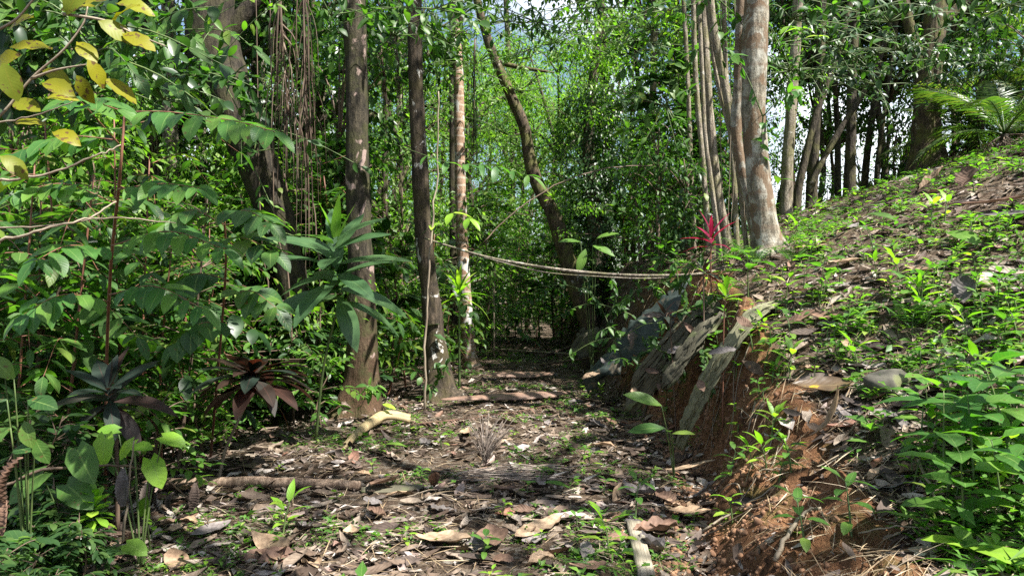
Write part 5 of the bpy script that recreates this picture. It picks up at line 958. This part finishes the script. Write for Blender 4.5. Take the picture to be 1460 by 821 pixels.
strip_ground('palm_spathe', 'pinkish pale palm spathe farther up the path', 'palm spathe', [(688, 543), (720, 540), (755, 540), (790, 541)], [.05, .25, .3, .1], 'spathe', -.5, .10, seed=3)
strip_ground('bark_strip', 'dark flat bark strip joined to the end of the weathered log', 'bark strip', [(515, 702), (560, 700), (605, 698)], [.08, .13, .06], 'slabdark', -.4, .03, .012)
def log(label, a, b, r, mat, name='fallen_log', sag=0):
    p0 = G(*a) + np.array([0, 0, r * 1.1]); p1 = G(*b) + np.array([0, 0, r * .8]); m = (p0 + p1) / 2; m[2] = max(hz(m[0], m[1]) + r * 1.1, m[2]); twig_thing(label, [p0, m, p1], r, mat, name, 'log', r1=r * .8, sides=10)
log('long weathered brown log lying along the near litter', (238, 700), (512, 699), .045, 'log')
log('thin dead branch across the far end of the path', (700, 470 + 30), (832, 508), .03, 'twig', 'dead_branch')
log('thin stick lying beyond the pale far spathe', (770, 522), (850, 516), .025, 'twigdark', 'dead_branch')
log('dark thin branch at the bend of the path', (770, 512), (830, 492), .04, 'twigdark', 'dead_branch')
def plank():
    a = G(903, 752); b = G(922, 830); mb = MB(); p = [a + (b - a) * k / 6 + np.array([0, 0, .045]) for k in range(7)]; slab(mb, [q - a for q in p], [.085] * 7, np.array([0, 0, 1.]), 0.02, .04, 3, .006, 2); single('wooden_stake', mb.mesh('wooden_stake', M['wood']), 'grey wooden stake half sunk in the litter at the lower edge', 'stake', a)
plank()
def dry_spikelets():
    a = G(690, 668); t = thing('dry_flower_stalk', 'grey broom-like dry palm flower stalk standing in the path', 'dead flower stalk', a); r = np.random.default_rng(8); mb = MB(); st = MB(); tube(st, smooth_path([(-.03, 0, 0), (-.01, 0, .06), (.03, .02, .16)], 4), np.linspace(.014, .009, 9), 7); mesh_obj('stalk', st.mesh('stalk', M['twig']), t)
    for k in range(54):
        f = r.uniform(.02, .16); o = np.array([.01, .0, f]); d = nrm(np.array([r.normal() * .35 + .12, r.normal() * .3, 1.0])); l = r.uniform(.25, .42); p = smooth_path([o, o + d * l * .5 + r.normal(size=3) * .01, o + d * l + np.array([d[0] * .06, 0, -.02])], 4); tube(mb, p, np.linspace(.0038, .0015, len(p)), 4)
    mesh_obj('spikelets', mb.mesh('spikelets', M['drystalk']), t)
    for k in range(40):
        pass
dry_spikelets()
def dead_fern(label, pts, n, L, name='dead_fern_frond'):
    base = G(*pts[0]); mb = MB(); p = smooth_path([G(*q) - base + np.array([0, 0, .05]) for q in pts], 6); tube(mb, p, np.linspace(.007, .003, len(p)), 5); r = np.random.default_rng(6); q = np.repeat(np.linspace(.05, .98, n), 2); idx = q * (len(p) - 1); pos = np.stack([np.interp(idx, range(len(p)), p[:, i]) for i in range(3)], -1); tg = nrm(np.gradient(p, axis=0)); tt = np.stack([np.interp(idx, range(len(p)), tg[:, i]) for i in range(3)], -1)
    sg = np.tile([1, -1], n)[:, None]; D = nrm(np.cross(tt, (0, 0, 1.)) * sg + tt * .3 + r.normal(size=(2 * n, 3)) * .25 + np.array([0, 0, -.1])); mb.many(leaf(1, .22, 3, .4, .6, 'lance'), frames(D, np.array([0, 0, 1.]) + r.normal(size=(2 * n, 3)) * .3, L * r.uniform(.6, 1.1, 2 * n)), pos)
    single(name, mb.mesh(name, M['brownleaf']), label, 'dead frond', base)
dead_fern('long rusty dead fern frond lying under the reddish-brown spathe', [(585, 612), (660, 603), (740, 592), (805, 578)], 60, .11)
# tangle of thin grey stems beside the flower stalk
def stems_pile(px0, py0, px1, py1, n, label):
    r = np.random.default_rng(3); a = G(px0, py0); mb = MB()
    for k in range(n):
        u, v = r.uniform(px0, px1), r.uniform(py0, py1); p = G(u, v) - a + np.array([0, 0, .02 + .03 * r.random()]); d = np.array([1, .25 * r.normal(), .06 * r.normal()]); l = r.uniform(.15, .35); q = smooth_path([p - d * l, p + r.normal(size=3) * .015, p + d * l], 3); tube(mb, q, .0035, 4)
    o = single('dry_stalk_tangle', mb.mesh('dry_stalk_tangle', M['drystalk']), label, 'dry stalks', a); kind(o, 'stuff')
stems_pile(650, 672, 790, 692, 34, 'tangle of thin dry grey stalks lying across the path')

# ---- individual fallen leaves
def leaf_piece(seed, L, Wd, ax, ay, mat, shape='ell', nz=.08): mb = MB(); mb.add(*[curled(L, Wd, ax, ay, 9, 6, shape, nz, seed)[i] for i in (0, 1, 3)]); return mb.mesh('fallen_leaf', M[mat])
def drop(px, py, L, Wd, ax, ay, mat, rz, label, tilt=(0, 0), lift=.03, name='fallen_leaf', group=None, shape='ell', nz=.08):
    g = G(px, py); n = slope_n(g[0], g[1], .15); n = nrm(n + np.array([0, 0, .8])); return single(name, leaf_piece(int(px * 7 + py), L, Wd, ax, ay, mat, shape, nz), label, 'fallen leaf', g + n * (lift + .012), align(n, rz, tilt), group=group)
drop(388, 788, .42, .17, .5, 1.0, 'tanleaf', rad(-70), 'large tan leaf with one upturned end in the near litter', (0, .35))
drop(500, 770, .20, .12, .9, 1.2, 'tanleaf', rad(25), 'small upcurled tan leaf just past the large upturned one')
drop(632, 780, .34, .24, .5, .5, 'tanleaf', rad(-85), 'wide oval tan leaf lying flat in the near middle of the path')
drop(702, 776, .36, .24, .8, .4, 'brownleaf', rad(-120), 'folded reddish-brown leaf touching the wide oval tan leaf')
drop(768, 762, .50, .17, .6, .3, 'tanleaf', rad(-98), 'longest ragged tan leaf lying crosswise on the near path', nz=.2)
drop(620, 702, .28, .12, 1.1, .3, 'brownleaf', rad(-5), 'narrow dark brown leaf standing on edge at the end of the log', (.6, .2), .07)
drop(550, 700, .34, .24, .5, .4, 'brownleaf', rad(-75), 'broad ribbed brown leaf lying over the log and bark strip', (0, .2), .06)
drop(665, 622, .32, .15, .6, .6, 'tanleaf', rad(-120), 'pale tan leaf in front of the rusty fern frond')
drop(905, 708, .36, .2, 1.3, .6, 'greyleaf', rad(-70), 'grey crumpled leaf at the foot of the bank', nz=.3)
drop(935, 712, .26, .16, 1.4, .7, 'greyleaf', rad(-110), 'small grey pleated leaf next to the crumpled one', nz=.3)
drop(935, 765, .30, .22, 1.2, .5, 'brownleaf', rad(-60), 'curled brown leaf beside the wooden stake', nz=.2)
drop(930, 785, .26, .18, 1.4, .8, 'greyleaf', rad(-30), 'shrivelled grey leaf lying against the wooden stake', nz=.3)
drop(980, 740, .34, .18, .6, .6, 'tanleaf', rad(-40), 'tan leaf at the foot of the red bank', nz=.12)
drop(985, 680, .42, .16, .7, .5, 'tanleaf', rad(-35), 'long tan leaf propped on the foot of the cut bank', (.25, 0), .06)
drop(1010, 715, .26, .16, .9, .8, 'greyleaf', rad(-20), 'curled grey-tan leaf propped on the foot of the bank', (.4, 0), .06)
drop(950, 720, .3, .17, .8, .5, 'brownleaf', rad(-80), 'reddish-brown leaf in the dark hollow below the bank')
drop(1195, 625, .40, .17, .7, 1.3, 'tanleaf', rad(-40), 'big tan leaf drooping over a stick on the bare red slope', (.9, -.2), .14)
drop(1172, 568, .42, .19, .5, .4, 'stain', rad(-78), 'dark-edged yellow-stained leaf jutting out from the bank lip', (.0, .3), .08, nz=.15)
drop(1140, 465, .28, .16, .6, .5, 'brownleaf', rad(-60), 'brown leaf folded over the lip of the bank beside a rusty flat one', (.3, 0), .05)
drop(1182, 460, .30, .16, .5, .4, 'brownleaf', rad(-105), 'rusty leaf lying flat on the lip of the bank', (.1, .1), .04)
drop(1375, 432, .24, .2, .7, .5, 'greyleaf', rad(10), 'upright pale brown leaf among the slope herbs', (.9, 0), .09)
drop(1205, 380, .3, .18, .6, .5, 'tanleaf', rad(-80), 'pale curled leaf on the sunny slope below the blotched trunk')
drop(1160, 358, .36, .14, .4, .5, 'tanleaf', rad(-90), 'long pale tan leaf lying near the blotched trunk')
drop(1310, 392, .24, .1, .9, .5, 'tanleaf', rad(-120), 'small pale rolled leaf in the middle of the sunny slope')
drop(1440, 318, .55, .14, .8, .3, 'greyleaf', rad(-100), 'long silvery dead leaf near the edge of the upper slope', (0, .2), .06)
drop(1415, 300, .8, .16, .9, .3, 'brownleaf', rad(-85), 'long dark brown trough-shaped leaf lying across the upper slope', lift=.06)
drop(1330, 270, .4, .26, .6, .5, 'tanleaf', rad(-20), 'tan crumpled leaf high on the slope below the root-wrapped tree', (.6, 0), .1, nz=.2)
drop(1380, 268, .3, .26, .6, .5, 'brownleaf', rad(20), 'brown crumpled leaf beside the tan one below the root-wrapped tree', (.7, 0), .1, nz=.2)
drop(800, 470, .5, .3, .8, .5, 'brownleaf', rad(20), 'rusty upright leaf at the bend of the path', (1.1, 0), .16)
drop(818, 473, .5, .26, .8, .5, 'tanleaf', rad(-20), 'pale rolled leaf beside the rusty one at the bend', (.6, 0), .12)
drop(300, 765, .32, .15, .5, .4, 'greyleaf', rad(-85), 'pale silver-grey leaf lying on the shaded edge of the litter')
LP = [leaf_piece(900 + i, RR.uniform(.18, .38), RR.uniform(.09, .19), RR.uniform(.3, 1.3), RR.uniform(.2, 1.3) * RR.choice([1, 1, -1]), m_, RR.choice(['ell', 'ovate', 'lance']), RR.uniform(.05, .3)) for i, m_ in enumerate(['tanleaf', 'brownleaf', 'greyleaf', 'brownleaf', 'litterdark', 'brownleaf', 'greyleaf', 'tanleaf', 'brownleaf', 'litterdark', 'greyleaf', 'brownleaf'])]
for i, (px, py, Y, rz) in enumerate([(905, 560, 7.5, .4), (930, 530, 7.35, 1.5), (962, 500, 7.2, 2.4), (985, 470, 7.2, .9), (945, 545, 7.4, 3.0), (1000, 550, 6.1, .6), (1030, 500, 6.02, 2.0), (1062, 460, 6.1, 1.1), (900, 480, 8.85, .3), (935, 450, 8.75, 1.9), (860, 515, 9.6, .8), (842, 535, 9.7, 2.2)]):
    single('fallen_leaf', LP[(i * 5) % len(LP)], 'dry leaf caught on the fibrous slabs and sheets of the bank', 'fallen leaf', P(px, py, Y - .07), align(nrm(np.array([-.45, -.6, .6])), rz, (.2, .1)), .6 + .05 * (i % 5), 'dry leaves caught on the slabs and sheets')
def scatter_big():
    r = np.random.default_rng(14); n = 0
    while n < 250:
        y = 3.6 * math.exp(r.random() * math.log(14 / 3.6)); x = r.uniform(ledge(y) - .4, foot(y) + .35) if r.random() < .62 else r.uniform(foot(y) + .6, .7 * y)
        if x > foot(y) + .2 and x < foot(y) + .55: continue
        z = hz(x, y); nn = nrm(slope_n(x, y, .15) + np.array([0, 0, .8])); on = x < foot(y) + .4
        single('fallen_leaf', LP[int(r.integers(0, len(LP)))], 'dry curled leaf lying in the litter of the path' if on else 'dry curled leaf lying among the herbs of the slope', 'fallen leaf', np.array([x, y, z]) + nn * .025,
               align(nn, r.uniform(0, 6.28), (r.normal() * .25, r.normal() * .25)), r.uniform(.55, .95), 'dry leaves in the litter of the path' if on else 'dry leaves among the herbs of the slope'); n += 1
scatter_big()

# ================================================================== stuff: litter, ground cover, straw, clods
def litter():
    r = np.random.default_rng(15); n = 40000; y = 2.7 * np.exp(r.random(n) * math.log(30 / 2.7)); x = y * r.uniform(-.72, .76, n)
    s = x - foot(y); c, w = cutp(y); keep = np.ones(n, bool); keep &= ~((s > .1) & (s < w + .1) & (r.random(n) < np.where(y < 8, .88, .5))); keep &= ~((s > w) & (r.random(n) < .08)); keep &= ~((s < 0) & (vnoise(x * 1.1 + 3, y * 1.1) > .12) & (r.random(n) < .75)); x, y = x[keep], y[keep]; n = len(x)
    z = H(x, y); e = .1; N = nrm(np.stack([-(H(x + e, y) - H(x - e, y)) / (2 * e), -(H(x, y + e) - H(x, y - e)) / (2 * e), np.ones(n)], -1) + np.array([0, 0, .4]) + r.normal(size=(n, 3)) * .28); a = r.uniform(0, 6.28, n); D = np.stack([np.cos(a), np.sin(a), 0 * a], -1); D = nrm(D - N * np.sum(D * N, -1, keepdims=True))
    S = np.clip(np.exp(r.normal(size=n) * .68) * .058, .016, .26) * (1 + .012 * y); pos = np.stack([x, y, z], -1) + N * .012
    tms = [curled(1, r.uniform(.35, .6), r.uniform(.3, 1.3), r.uniform(-.6, 1.3), 3, 2, sh, .25, i) for i, sh in enumerate(['ell', 'ovate', 'lance', 'ell', 'ovate', 'ell'])]; k = r.integers(0, len(tms), n)
    for nm, mt, sel in (('leaf_litter', 'litter', r.random(n) < .80),):
        for name, mat, mask in (('leaf_litter', 'litter', sel), ('decayed_leaf_litter', 'litterdark', ~sel)):
            mb = MB()
            for q, tm in enumerate(tms): m = mask & (k == q); mb.many(tm, frames(D[m], N[m], S[m]), pos[m])
            o = kind(mesh_obj(name, mb.mesh(name, M[mat])), 'stuff'); tag(o, 'carpet of small dry brown leaves over the ground' if mat == 'litter' else 'carpet of small decayed dark leaves over the ground', 'leaf litter')
litter()
def patchy(x, y): return vnoise(x * 1.5 + 40, y * 1.5) + .5 * vnoise(x * 4, y * 4 + 9)
def ground_cover():
    r = np.random.default_rng(16)
    def place(n, xf, leafs, L, mat, name, label, per, thr, lift=.03):
        y = 2.8 * np.exp(r.random(n) * math.log(19 / 2.8)); x = xf(y, n); k = patchy(x, y) > thr; x, y = x[k], y[k]; n = len(x); z = H(x, y); m = n * per
        X = np.repeat(x, per); Y = np.repeat(y, per); Z = np.repeat(z, per); a = r.uniform(0, 6.28, m); el = r.uniform(.1, .9, m); rr = np.repeat(np.exp(r.normal(size=n) * .35), per)
        D = np.stack([np.cos(a) * np.cos(el), np.sin(a) * np.cos(el), np.sin(el) * .6], -1); U = nrm(np.array([0, 0, 1.]) + r.normal(size=(m, 3)) * .3); pos = np.stack([X, Y, Z + lift * r.uniform(.2, 2.2, m) * rr], -1) + D * .012
        mb = MB(); scatter_leaves(mb, leafs, pos, D, U, L * rr * r.uniform(.6, 1.2, m) * (1 + .02 * Y), r); o = kind(mesh_obj(name, mb.mesh(name, M[mat])), 'stuff'); tag(o, label, 'ground cover')
    slope = lambda y, n: foot(y) + np.where(y < 5.5, .95, .55) + r.random(n) ** .9 * np.maximum(.78 * y - foot(y) - .55, .2)
    path = lambda y, n: r.uniform(0, 1, n) * (foot(y) - ledge(y)) + ledge(y)
    place(3000, slope, LF + L2, .05, 'herb', 'ground_cover', 'low bright green herbs covering the sunny slope', 5, -.12)
    place(1300, slope, [leaf(1, .07, 3, .3, .7, 'strap')], .13, 'herb', 'grass', 'thin grass blades on the slope', 6, -.05, .005)
    place(4600, path, LF, .03, 'herb', 'path_weeds', 'tiny green weeds sprouting through the path litter', 5, .03, .01)
    place(1800, path, [leaf(1, .06, 3, .3, .6, 'strap')], .07, 'herb', 'grass', 'sparse short grass on the path', 6, .10, .005)
ground_cover()
def straw():
    r = np.random.default_rng(18); n = 8000; y = 2.9 * np.exp(r.random(n) * math.log(17 / 2.9)); x = np.where(r.random(n) < .6, foot(y) + .4 + r.random(n) * np.maximum(.78 * y - foot(y) - .4, .2), ledge(y) + r.random(n) * (foot(y) - ledge(y)))
    z = H(x, y) + .015 + .02 * r.random(n); a = r.uniform(0, 6.28, n); D = np.stack([np.cos(a), np.sin(a), .12 * r.normal(size=n)], -1); gx = (H(x + .1, y) - H(x - .1, y)) / .2; gy = (H(x, y + .1) - H(x, y - .1)) / .2; D[:, 2] += np.clip(D[:, 0] * gx + D[:, 1] * gy, -1, 1)
    mb = MB(); mb.many(leaf(1, .02, 3, .6, .25, 'strap'), frames(D, nrm(np.array([0, 0, 1.]) + r.normal(size=(n, 3)) * .3), r.uniform(.10, .34, n)), np.stack([x, y, z], -1)); o = kind(mesh_obj('dry_straw', mb.mesh('dry_straw', M['straw'])), 'stuff'); tag(o, 'dry straw and thin twigs strewn over the ground', 'straw')
straw()
def clods():
    r = np.random.default_rng(19); mb = MB(); import bmesh
    bm = bmesh.new(); bmesh.ops.create_icosphere(bm, subdivisions=2, radius=1.0)
    for v in bm.verts: v.co *= 1 + .5 * float(fbm(np.array([v.co.x * 1.5 + v.co.z]), np.array([v.co.y * 1.5 + 4 - v.co.z]), 3)[0])
    V = np.array([v.co[:] for v in bm.verts]); T = np.array([[v.index for v in f.verts] for f in bm.faces]); bm.free(); n = 8000; y = r.uniform(3.0, 8.6, n); c, w = cutp(y); s = r.beta(1.2, 2, n) * (w + .25) - .25; x = foot(y) + s; z = H(x, y); tm = (V, np.zeros((0, 4), int), T, np.zeros((len(V), 2)))
    mb.many(tm, frames(r.normal(size=(n, 3)), r.normal(size=(n, 3)), np.clip(np.exp(r.normal(size=n) * .7) * .006, .002, .021)), np.stack([x, y, z], -1)); o = kind(mesh_obj('soil_clods', mb.mesh('soil_clods', M['clod'])), 'stuff'); tag(o, 'loose clods of red earth on the cut bank', 'soil')
clods()
def exposed_roots():
    r = np.random.default_rng(29); mb = MB()
    for k in range(40):
        y = r.uniform(4.6, 8.5); c, w = cutp(y); x = float(foot(y) + w * r.uniform(.45, 1.0)); p = [np.array([x, y, hz(x, y) + .012])]; dx = r.normal() * .3 - .55; dy = r.normal() * .8
        for q in range(5):
            x += dx * .07 + r.normal() * .02; y += dy * .07 + r.normal() * .03; p.append(np.array([x, y, hz(x, y) + .012 + .02 * r.random()]))
        pt = smooth_path(p, 3); tube(mb, pt, np.linspace(r.uniform(.002, .008), .001, len(pt)), 4)
    o = kind(mesh_obj('exposed_roots', mb.mesh('exposed_roots', M['twig'])), 'stuff'); tag(o, 'fine roots and rootlets hanging out of the cut red bank', 'roots')
exposed_roots()

# ================================================================== sticks on the bank, individual herbs
def gstick(label, a, b, r0, mat, lift=.03, group=None):
    p0 = G(*a) + np.array([0, 0, lift]); p1 = G(*b) + np.array([0, 0, lift]); m = (p0 + p1) / 2 + np.array([0, 0, .02]); m[2] = max(m[2], hz(m[0], m[1]) + lift); twig_thing(label, [p0, m, p1], r0, mat, 'fallen_stick', 'stick', group)
gstick('long brown stick lying up the foot of the red bank', (1000, 765), (1200, 655), .008, 'twig')
gstick('second brown stick just below the long one on the red bank', (1005, 772), (1120, 718), .006, 'twigdark')
gstick('thick bleached stick standing up the near red slope', (1105, 815), (1168, 738), .013, 'twig', .05)
gstick('short pale stick poking out beside the pale strip', (1000, 558), (1030, 556), .011, 'twig', .12)
gstick('thin tan stick lying level under the near herbs', (1225, 775), (1335, 768), .005, 'twig', .04)
gstick('pale stick slanting through the near herbs', (1308, 672), (1345, 760), .010, 'twig', .06)
gstick('dark root crossing the bare bank below the drooping leaf', (1180, 660), (1245, 590), .012, 'twigdark', .03)
gstick('weathered grey stick half buried on the upper slope', (1400, 408), (1440, 440), .03, 'twig', .02)
for i in range(34):
    a = RR.uniform(1120, 1440); b = RR.uniform(300, 600); an = RR.uniform(-.6, .6); l = RR.uniform(20, 60); gstick('thin dry twig lying among the slope herbs', (a, b), (a + l * math.cos(an), b + l * math.sin(an) * .5), RR.uniform(.003, .007), RR.choice(['twig', 'twigdark']), .03, 'dry twigs among the slope herbs')
for i in range(40):
    b = RR.uniform(570, 800); k = (b - 470) / 330; a = RR.uniform(640 - 400 * k, 860 + 100 * k); an = RR.uniform(-.5, .5); l = RR.uniform(20, 70); gstick('thin dry twig lying in the path litter', (a, b), (a + l * math.cos(an), b + l * math.sin(an) * .5), RR.uniform(.003, .006), RR.choice(['twig', 'twigdark']), .02, 'dry twigs in the path litter')

def herb_mesh(seed, h, n, L, mat, shape='ovate', Wd=.5, el=15, lean=.15, stem='greenstem'):
    r = np.random.default_rng(seed); mb = MB(); sm = MB(); top = np.array([r.normal() * lean * h, r.normal() * lean * h, h]); p = smooth_path([(0, 0, -.03), top * .5 + np.array([0, 0, .02]), top], 5); tube(sm, p, np.linspace(.005 + h * .006, .002, len(p)), 5)
    for k in range(n):
        f = .3 + .7 * (k // 2) / max((n - 1) // 2, 1); o = np.array([np.interp(f * (len(p) - 1), range(len(p)), p[:, i]) for i in range(3)]); a = (k // 2) * 1.57 + (k % 2) * 3.14 + r.normal() * .25; e = rad(el + 25 * (f - .5) + r.normal() * 10); d = np.array([math.cos(a) * math.cos(e), math.sin(a) * math.cos(e), math.sin(e)])
        st = o + d * L * .22; tube(sm, [o, st], .0016, 4); mb.many(leaf(1, Wd * r.uniform(.9, 1.1), 6, .2, .35 + .2 * r.random(), shape, .03), frames(d[None], np.array([[0, 0, 1.]]) + r.normal(size=(1, 3)) * .15, np.array([L * r.uniform(.75, 1.1) * (1 - .35 * max(0, f - .7))])), st[None])
    return mb.mesh('herb_leaves', M[mat]), sm.mesh('herb_stem', M[stem])
HB = [herb_mesh(81, .34, 8, .23, 'herb', Wd=.6), herb_mesh(82, .22, 8, .12, 'herb', Wd=.5), herb_mesh(83, .12, 6, .085, 'lime', Wd=.5), herb_mesh(84, .10, 6, .075, 'herb', Wd=.55), herb_mesh(85, .16, 7, .13, 'lime', 'lance', .36, 35), herb_mesh(86, .44, 9, .25, 'hero', Wd=.58), herb_mesh(87, .07, 5, .06, 'lime', Wd=.6)]
def herb(x, y, k, s, rz, label, group=None, name='herb', cat='herb'):
    t = thing(name, label, cat, (x, y, hz(x, y)), rz, group, s); mesh_obj('foliage', HB[k][0], t); mesh_obj('stem', HB[k][1], t); return t
def herbs():
    r = np.random.default_rng(23)
    near = [(1345, 700, 5), (1400, 650, 0), (1445, 665, 5), (1430, 730, 0), (1375, 770, 0), (1455, 770, 5), (1325, 625, 0), (1455, 600, 0), (1390, 700, 5), (1300, 700, 1), (1425, 625, 5), (1310, 760, 1), (1370, 580, 1)]
    for px, py, k in near: g_ = G(px, py); herb(g_[0], g_[1], k, r.uniform(.85, 1.2), r.uniform(0, 6.28), 'broad-leaved green herb in the dense near patch on the slope', 'broad-leaved herbs of the near patch')
    n = 0
    while n < 200:
        px = r.uniform(1040, 1460); py = 225 + 500 * r.random() ** 1.1; g_ = G(px, py); s_ = g_[0] - foot(g_[1])
        if s_ < .35 or (g_[1] < 5.4 and px < 1290): continue
        k = int(r.choice([1, 2, 2, 3, 3, 4, 6, 6])); herb(g_[0], g_[1], k, r.uniform(.75, 1.35), r.uniform(0, 6.28), 'small green seedling on the sunny slope', 'seedlings of the sunny slope', 'seedling', 'seedling'); n += 1
    for px, py, k, lab in [(860, 705, 3, 'leafy green seedling at the side of the path near the grey crumpled leaf'), (880, 800, 2, 'lime seedling next to the wooden stake at the lower edge'), (838, 670, 2, 'small upright lime seedling in the middle of the path'), (690, 795, 3, 'bushy little green seedling in front of the folded brown leaf'),
        (905, 745, 1, 'low seedling with two broad leaves at the head of the wooden stake'), (402, 765, 4, 'single bright leaf shoot in the near litter'), (770, 690, 3, 'round-leaved weed by the middle of the path'), (870, 790, 4, 'taller lime shoot behind the wooden stake'), (855, 575, 4, 'yellow-green shoot at the foot of the dark slab'), (560, 690, 6, 'tiny green weed on the log end'),
        (630, 640, 2, 'lime weed beside the dry flower stalk'), (480, 715, 6, 'tiny seedling just below the log'), (1100, 625, 4, 'bright shoot on the shaded cut bank'), (1130, 490, 1, 'long-leaved herb hanging over the lip of the bank'), (1110, 690, 3, 'weed rooted low on the red slope'), (1045, 745, 2, 'pale weed at the foot of the red slope'),
        (990, 750, 6, 'tiny lime sprout below the bank'), (1150, 790, 1, 'leafy weed at the lower edge of the red slope'), (1215, 770, 1, 'dark leafy weed beside the near herb patch'), (1020, 500, 2, 'pale seedling at the side of the pale strip'), (1170, 430, 0, 'leafy bright herb crowning the lip of the bank'), (1120, 430, 4, 'yellow-green tuft above the lip of the bank'), (950, 590, 1, 'herb in the hollow under the slabs')]:
        g_ = G(px, py); herb(g_[0], g_[1], k, r.uniform(.95, 1.25), r.uniform(0, 6.28), lab, None, 'seedling', 'seedling')
    n = 0
    while n < 60:
        y = 3.8 * math.exp(r.random() * math.log(13 / 3.8)); x = r.uniform(ledge(y) - .2, foot(y) + .1)
        herb(x, y, int(r.choice([2, 3, 6, 6])), r.uniform(.5, 1.0), r.uniform(0, 6.28), 'little weed sprouting from the path litter', 'little weeds of the path litter', 'weed', 'weed'); n += 1
    for i in range(30):
        y = r.uniform(4.4, 8.6); c, w = cutp(y); x = foot(y) + float(w) * r.uniform(.1, 1.05); herb(x, y, int(r.choice([2, 3, 6, 3, 4, 1])), r.uniform(.7, 1.3), r.uniform(0, 6.28), 'small herb rooted in the bare red earth of the cut', 'small herbs on the bare red cut')
    for i in range(26):                                          # bank face plants in shade
        y = r.uniform(6.6, 13); x = foot(y) + r.uniform(.15, .8); herb(x, y, int(r.choice([0, 1, 1, 3])), r.uniform(.8, 1.3), r.uniform(0, 6.28), 'shaded herb growing on the steep bank face', 'shaded herbs of the bank face')
herbs()
# ferns behind the crimson plant and large loose leaves on the slope
def fern_mesh(seed, L, n=7):
    r = np.random.default_rng(seed); mb = MB()
    for k in range(n):
        a = k * 2.4; el = .7 + r.normal() * .12; ts = np.linspace(0, 1, 10); h = np.stack([np.cos(a) * L * np.sin(ts * 1.3) / 1.3, np.sin(a) * L * np.sin(ts * 1.3) / 1.3, L * .5 * np.sin(ts * 2.0)], -1); tube(mb, h, np.linspace(.004, .0015, 10), 4); m = 15; q = np.repeat(np.linspace(.15, .98, m), 2); idx = q * 9; pos = np.stack([np.interp(idx, range(10), h[:, i]) for i in range(3)], -1); tg = nrm(np.gradient(h, axis=0)); tt = np.stack([np.interp(idx, range(10), tg[:, i]) for i in range(3)], -1)
        sg = np.tile([1, -1], m)[:, None]; D = nrm(np.cross(tt, (0, 0, 1.)) * sg + tt * .35); mb.many(leaf(1, .26, 3, .15, .3, 'lance'), frames(D, np.array([0, 0, 1.]) + 0 * D, L * .26 * (1.1 - q)), pos)
    return mb.mesh('fern', M['fern'])
FE = [fern_mesh(91, .42), fern_mesh(92, .34)]
for i, (px, py) in enumerate([(1060, 362), (1045, 372), (1078, 378), (1130, 375), (1300, 470), (1150, 330)]):
    g_ = G(px, py); single('fern', FE[i % 2], ['feathery green fern right beside the crimson plant', 'low fern spreading under the crimson plant', 'fern growing at the foot of the thick blotched trunk', 'fern on the open slope past the blotched trunk', 'small fern among the dense slope seedlings', 'fern next to the rotten stump'][i], 'fern', g_, (0, 0, i * 1.1), .9)
for i, (px, py, L, rz, mat, lab) in enumerate([(1350, 345, .42, -125, 'herb', 'large dull green leaf lying on the sunny slope'), (1185, 310, .35, -60, 'shrub', 'flat blue-green leaf near the rotten stump'), (1235, 318, .34, -110, 'shrub', 'pair leaf of blue-green colour on the slope'), (1310, 800, .3, -115, 'lime', 'big bright leaf at the lower edge of the slope'), (1385, 812, .3, -80, 'lime', 'moth-eaten bright leaf at the lower edge beside the big one'), (550, 520 + 127, .2, -80, 'herb', 'green leaf lying flat in front of the cream sheath'), (775, 705, .2, -90, 'herb', 'green leaf lying on the litter by the middle of the path')]):
    g_ = G(px, py); mb = MB(); tm = leaf(L, L * .4, 8, .12, .45, 'ell', .02); mb.add(tm[0], tm[1], tm[3]); n_ = nrm(slope_n(g_[0], g_[1], .15) + np.array([0, -.2, .6])); single('green_leaf', mb.mesh('green_leaf', M[mat]), lab, 'leaf', g_ + n_ * .09, align(n_, rad(rz), (.15, 0)))
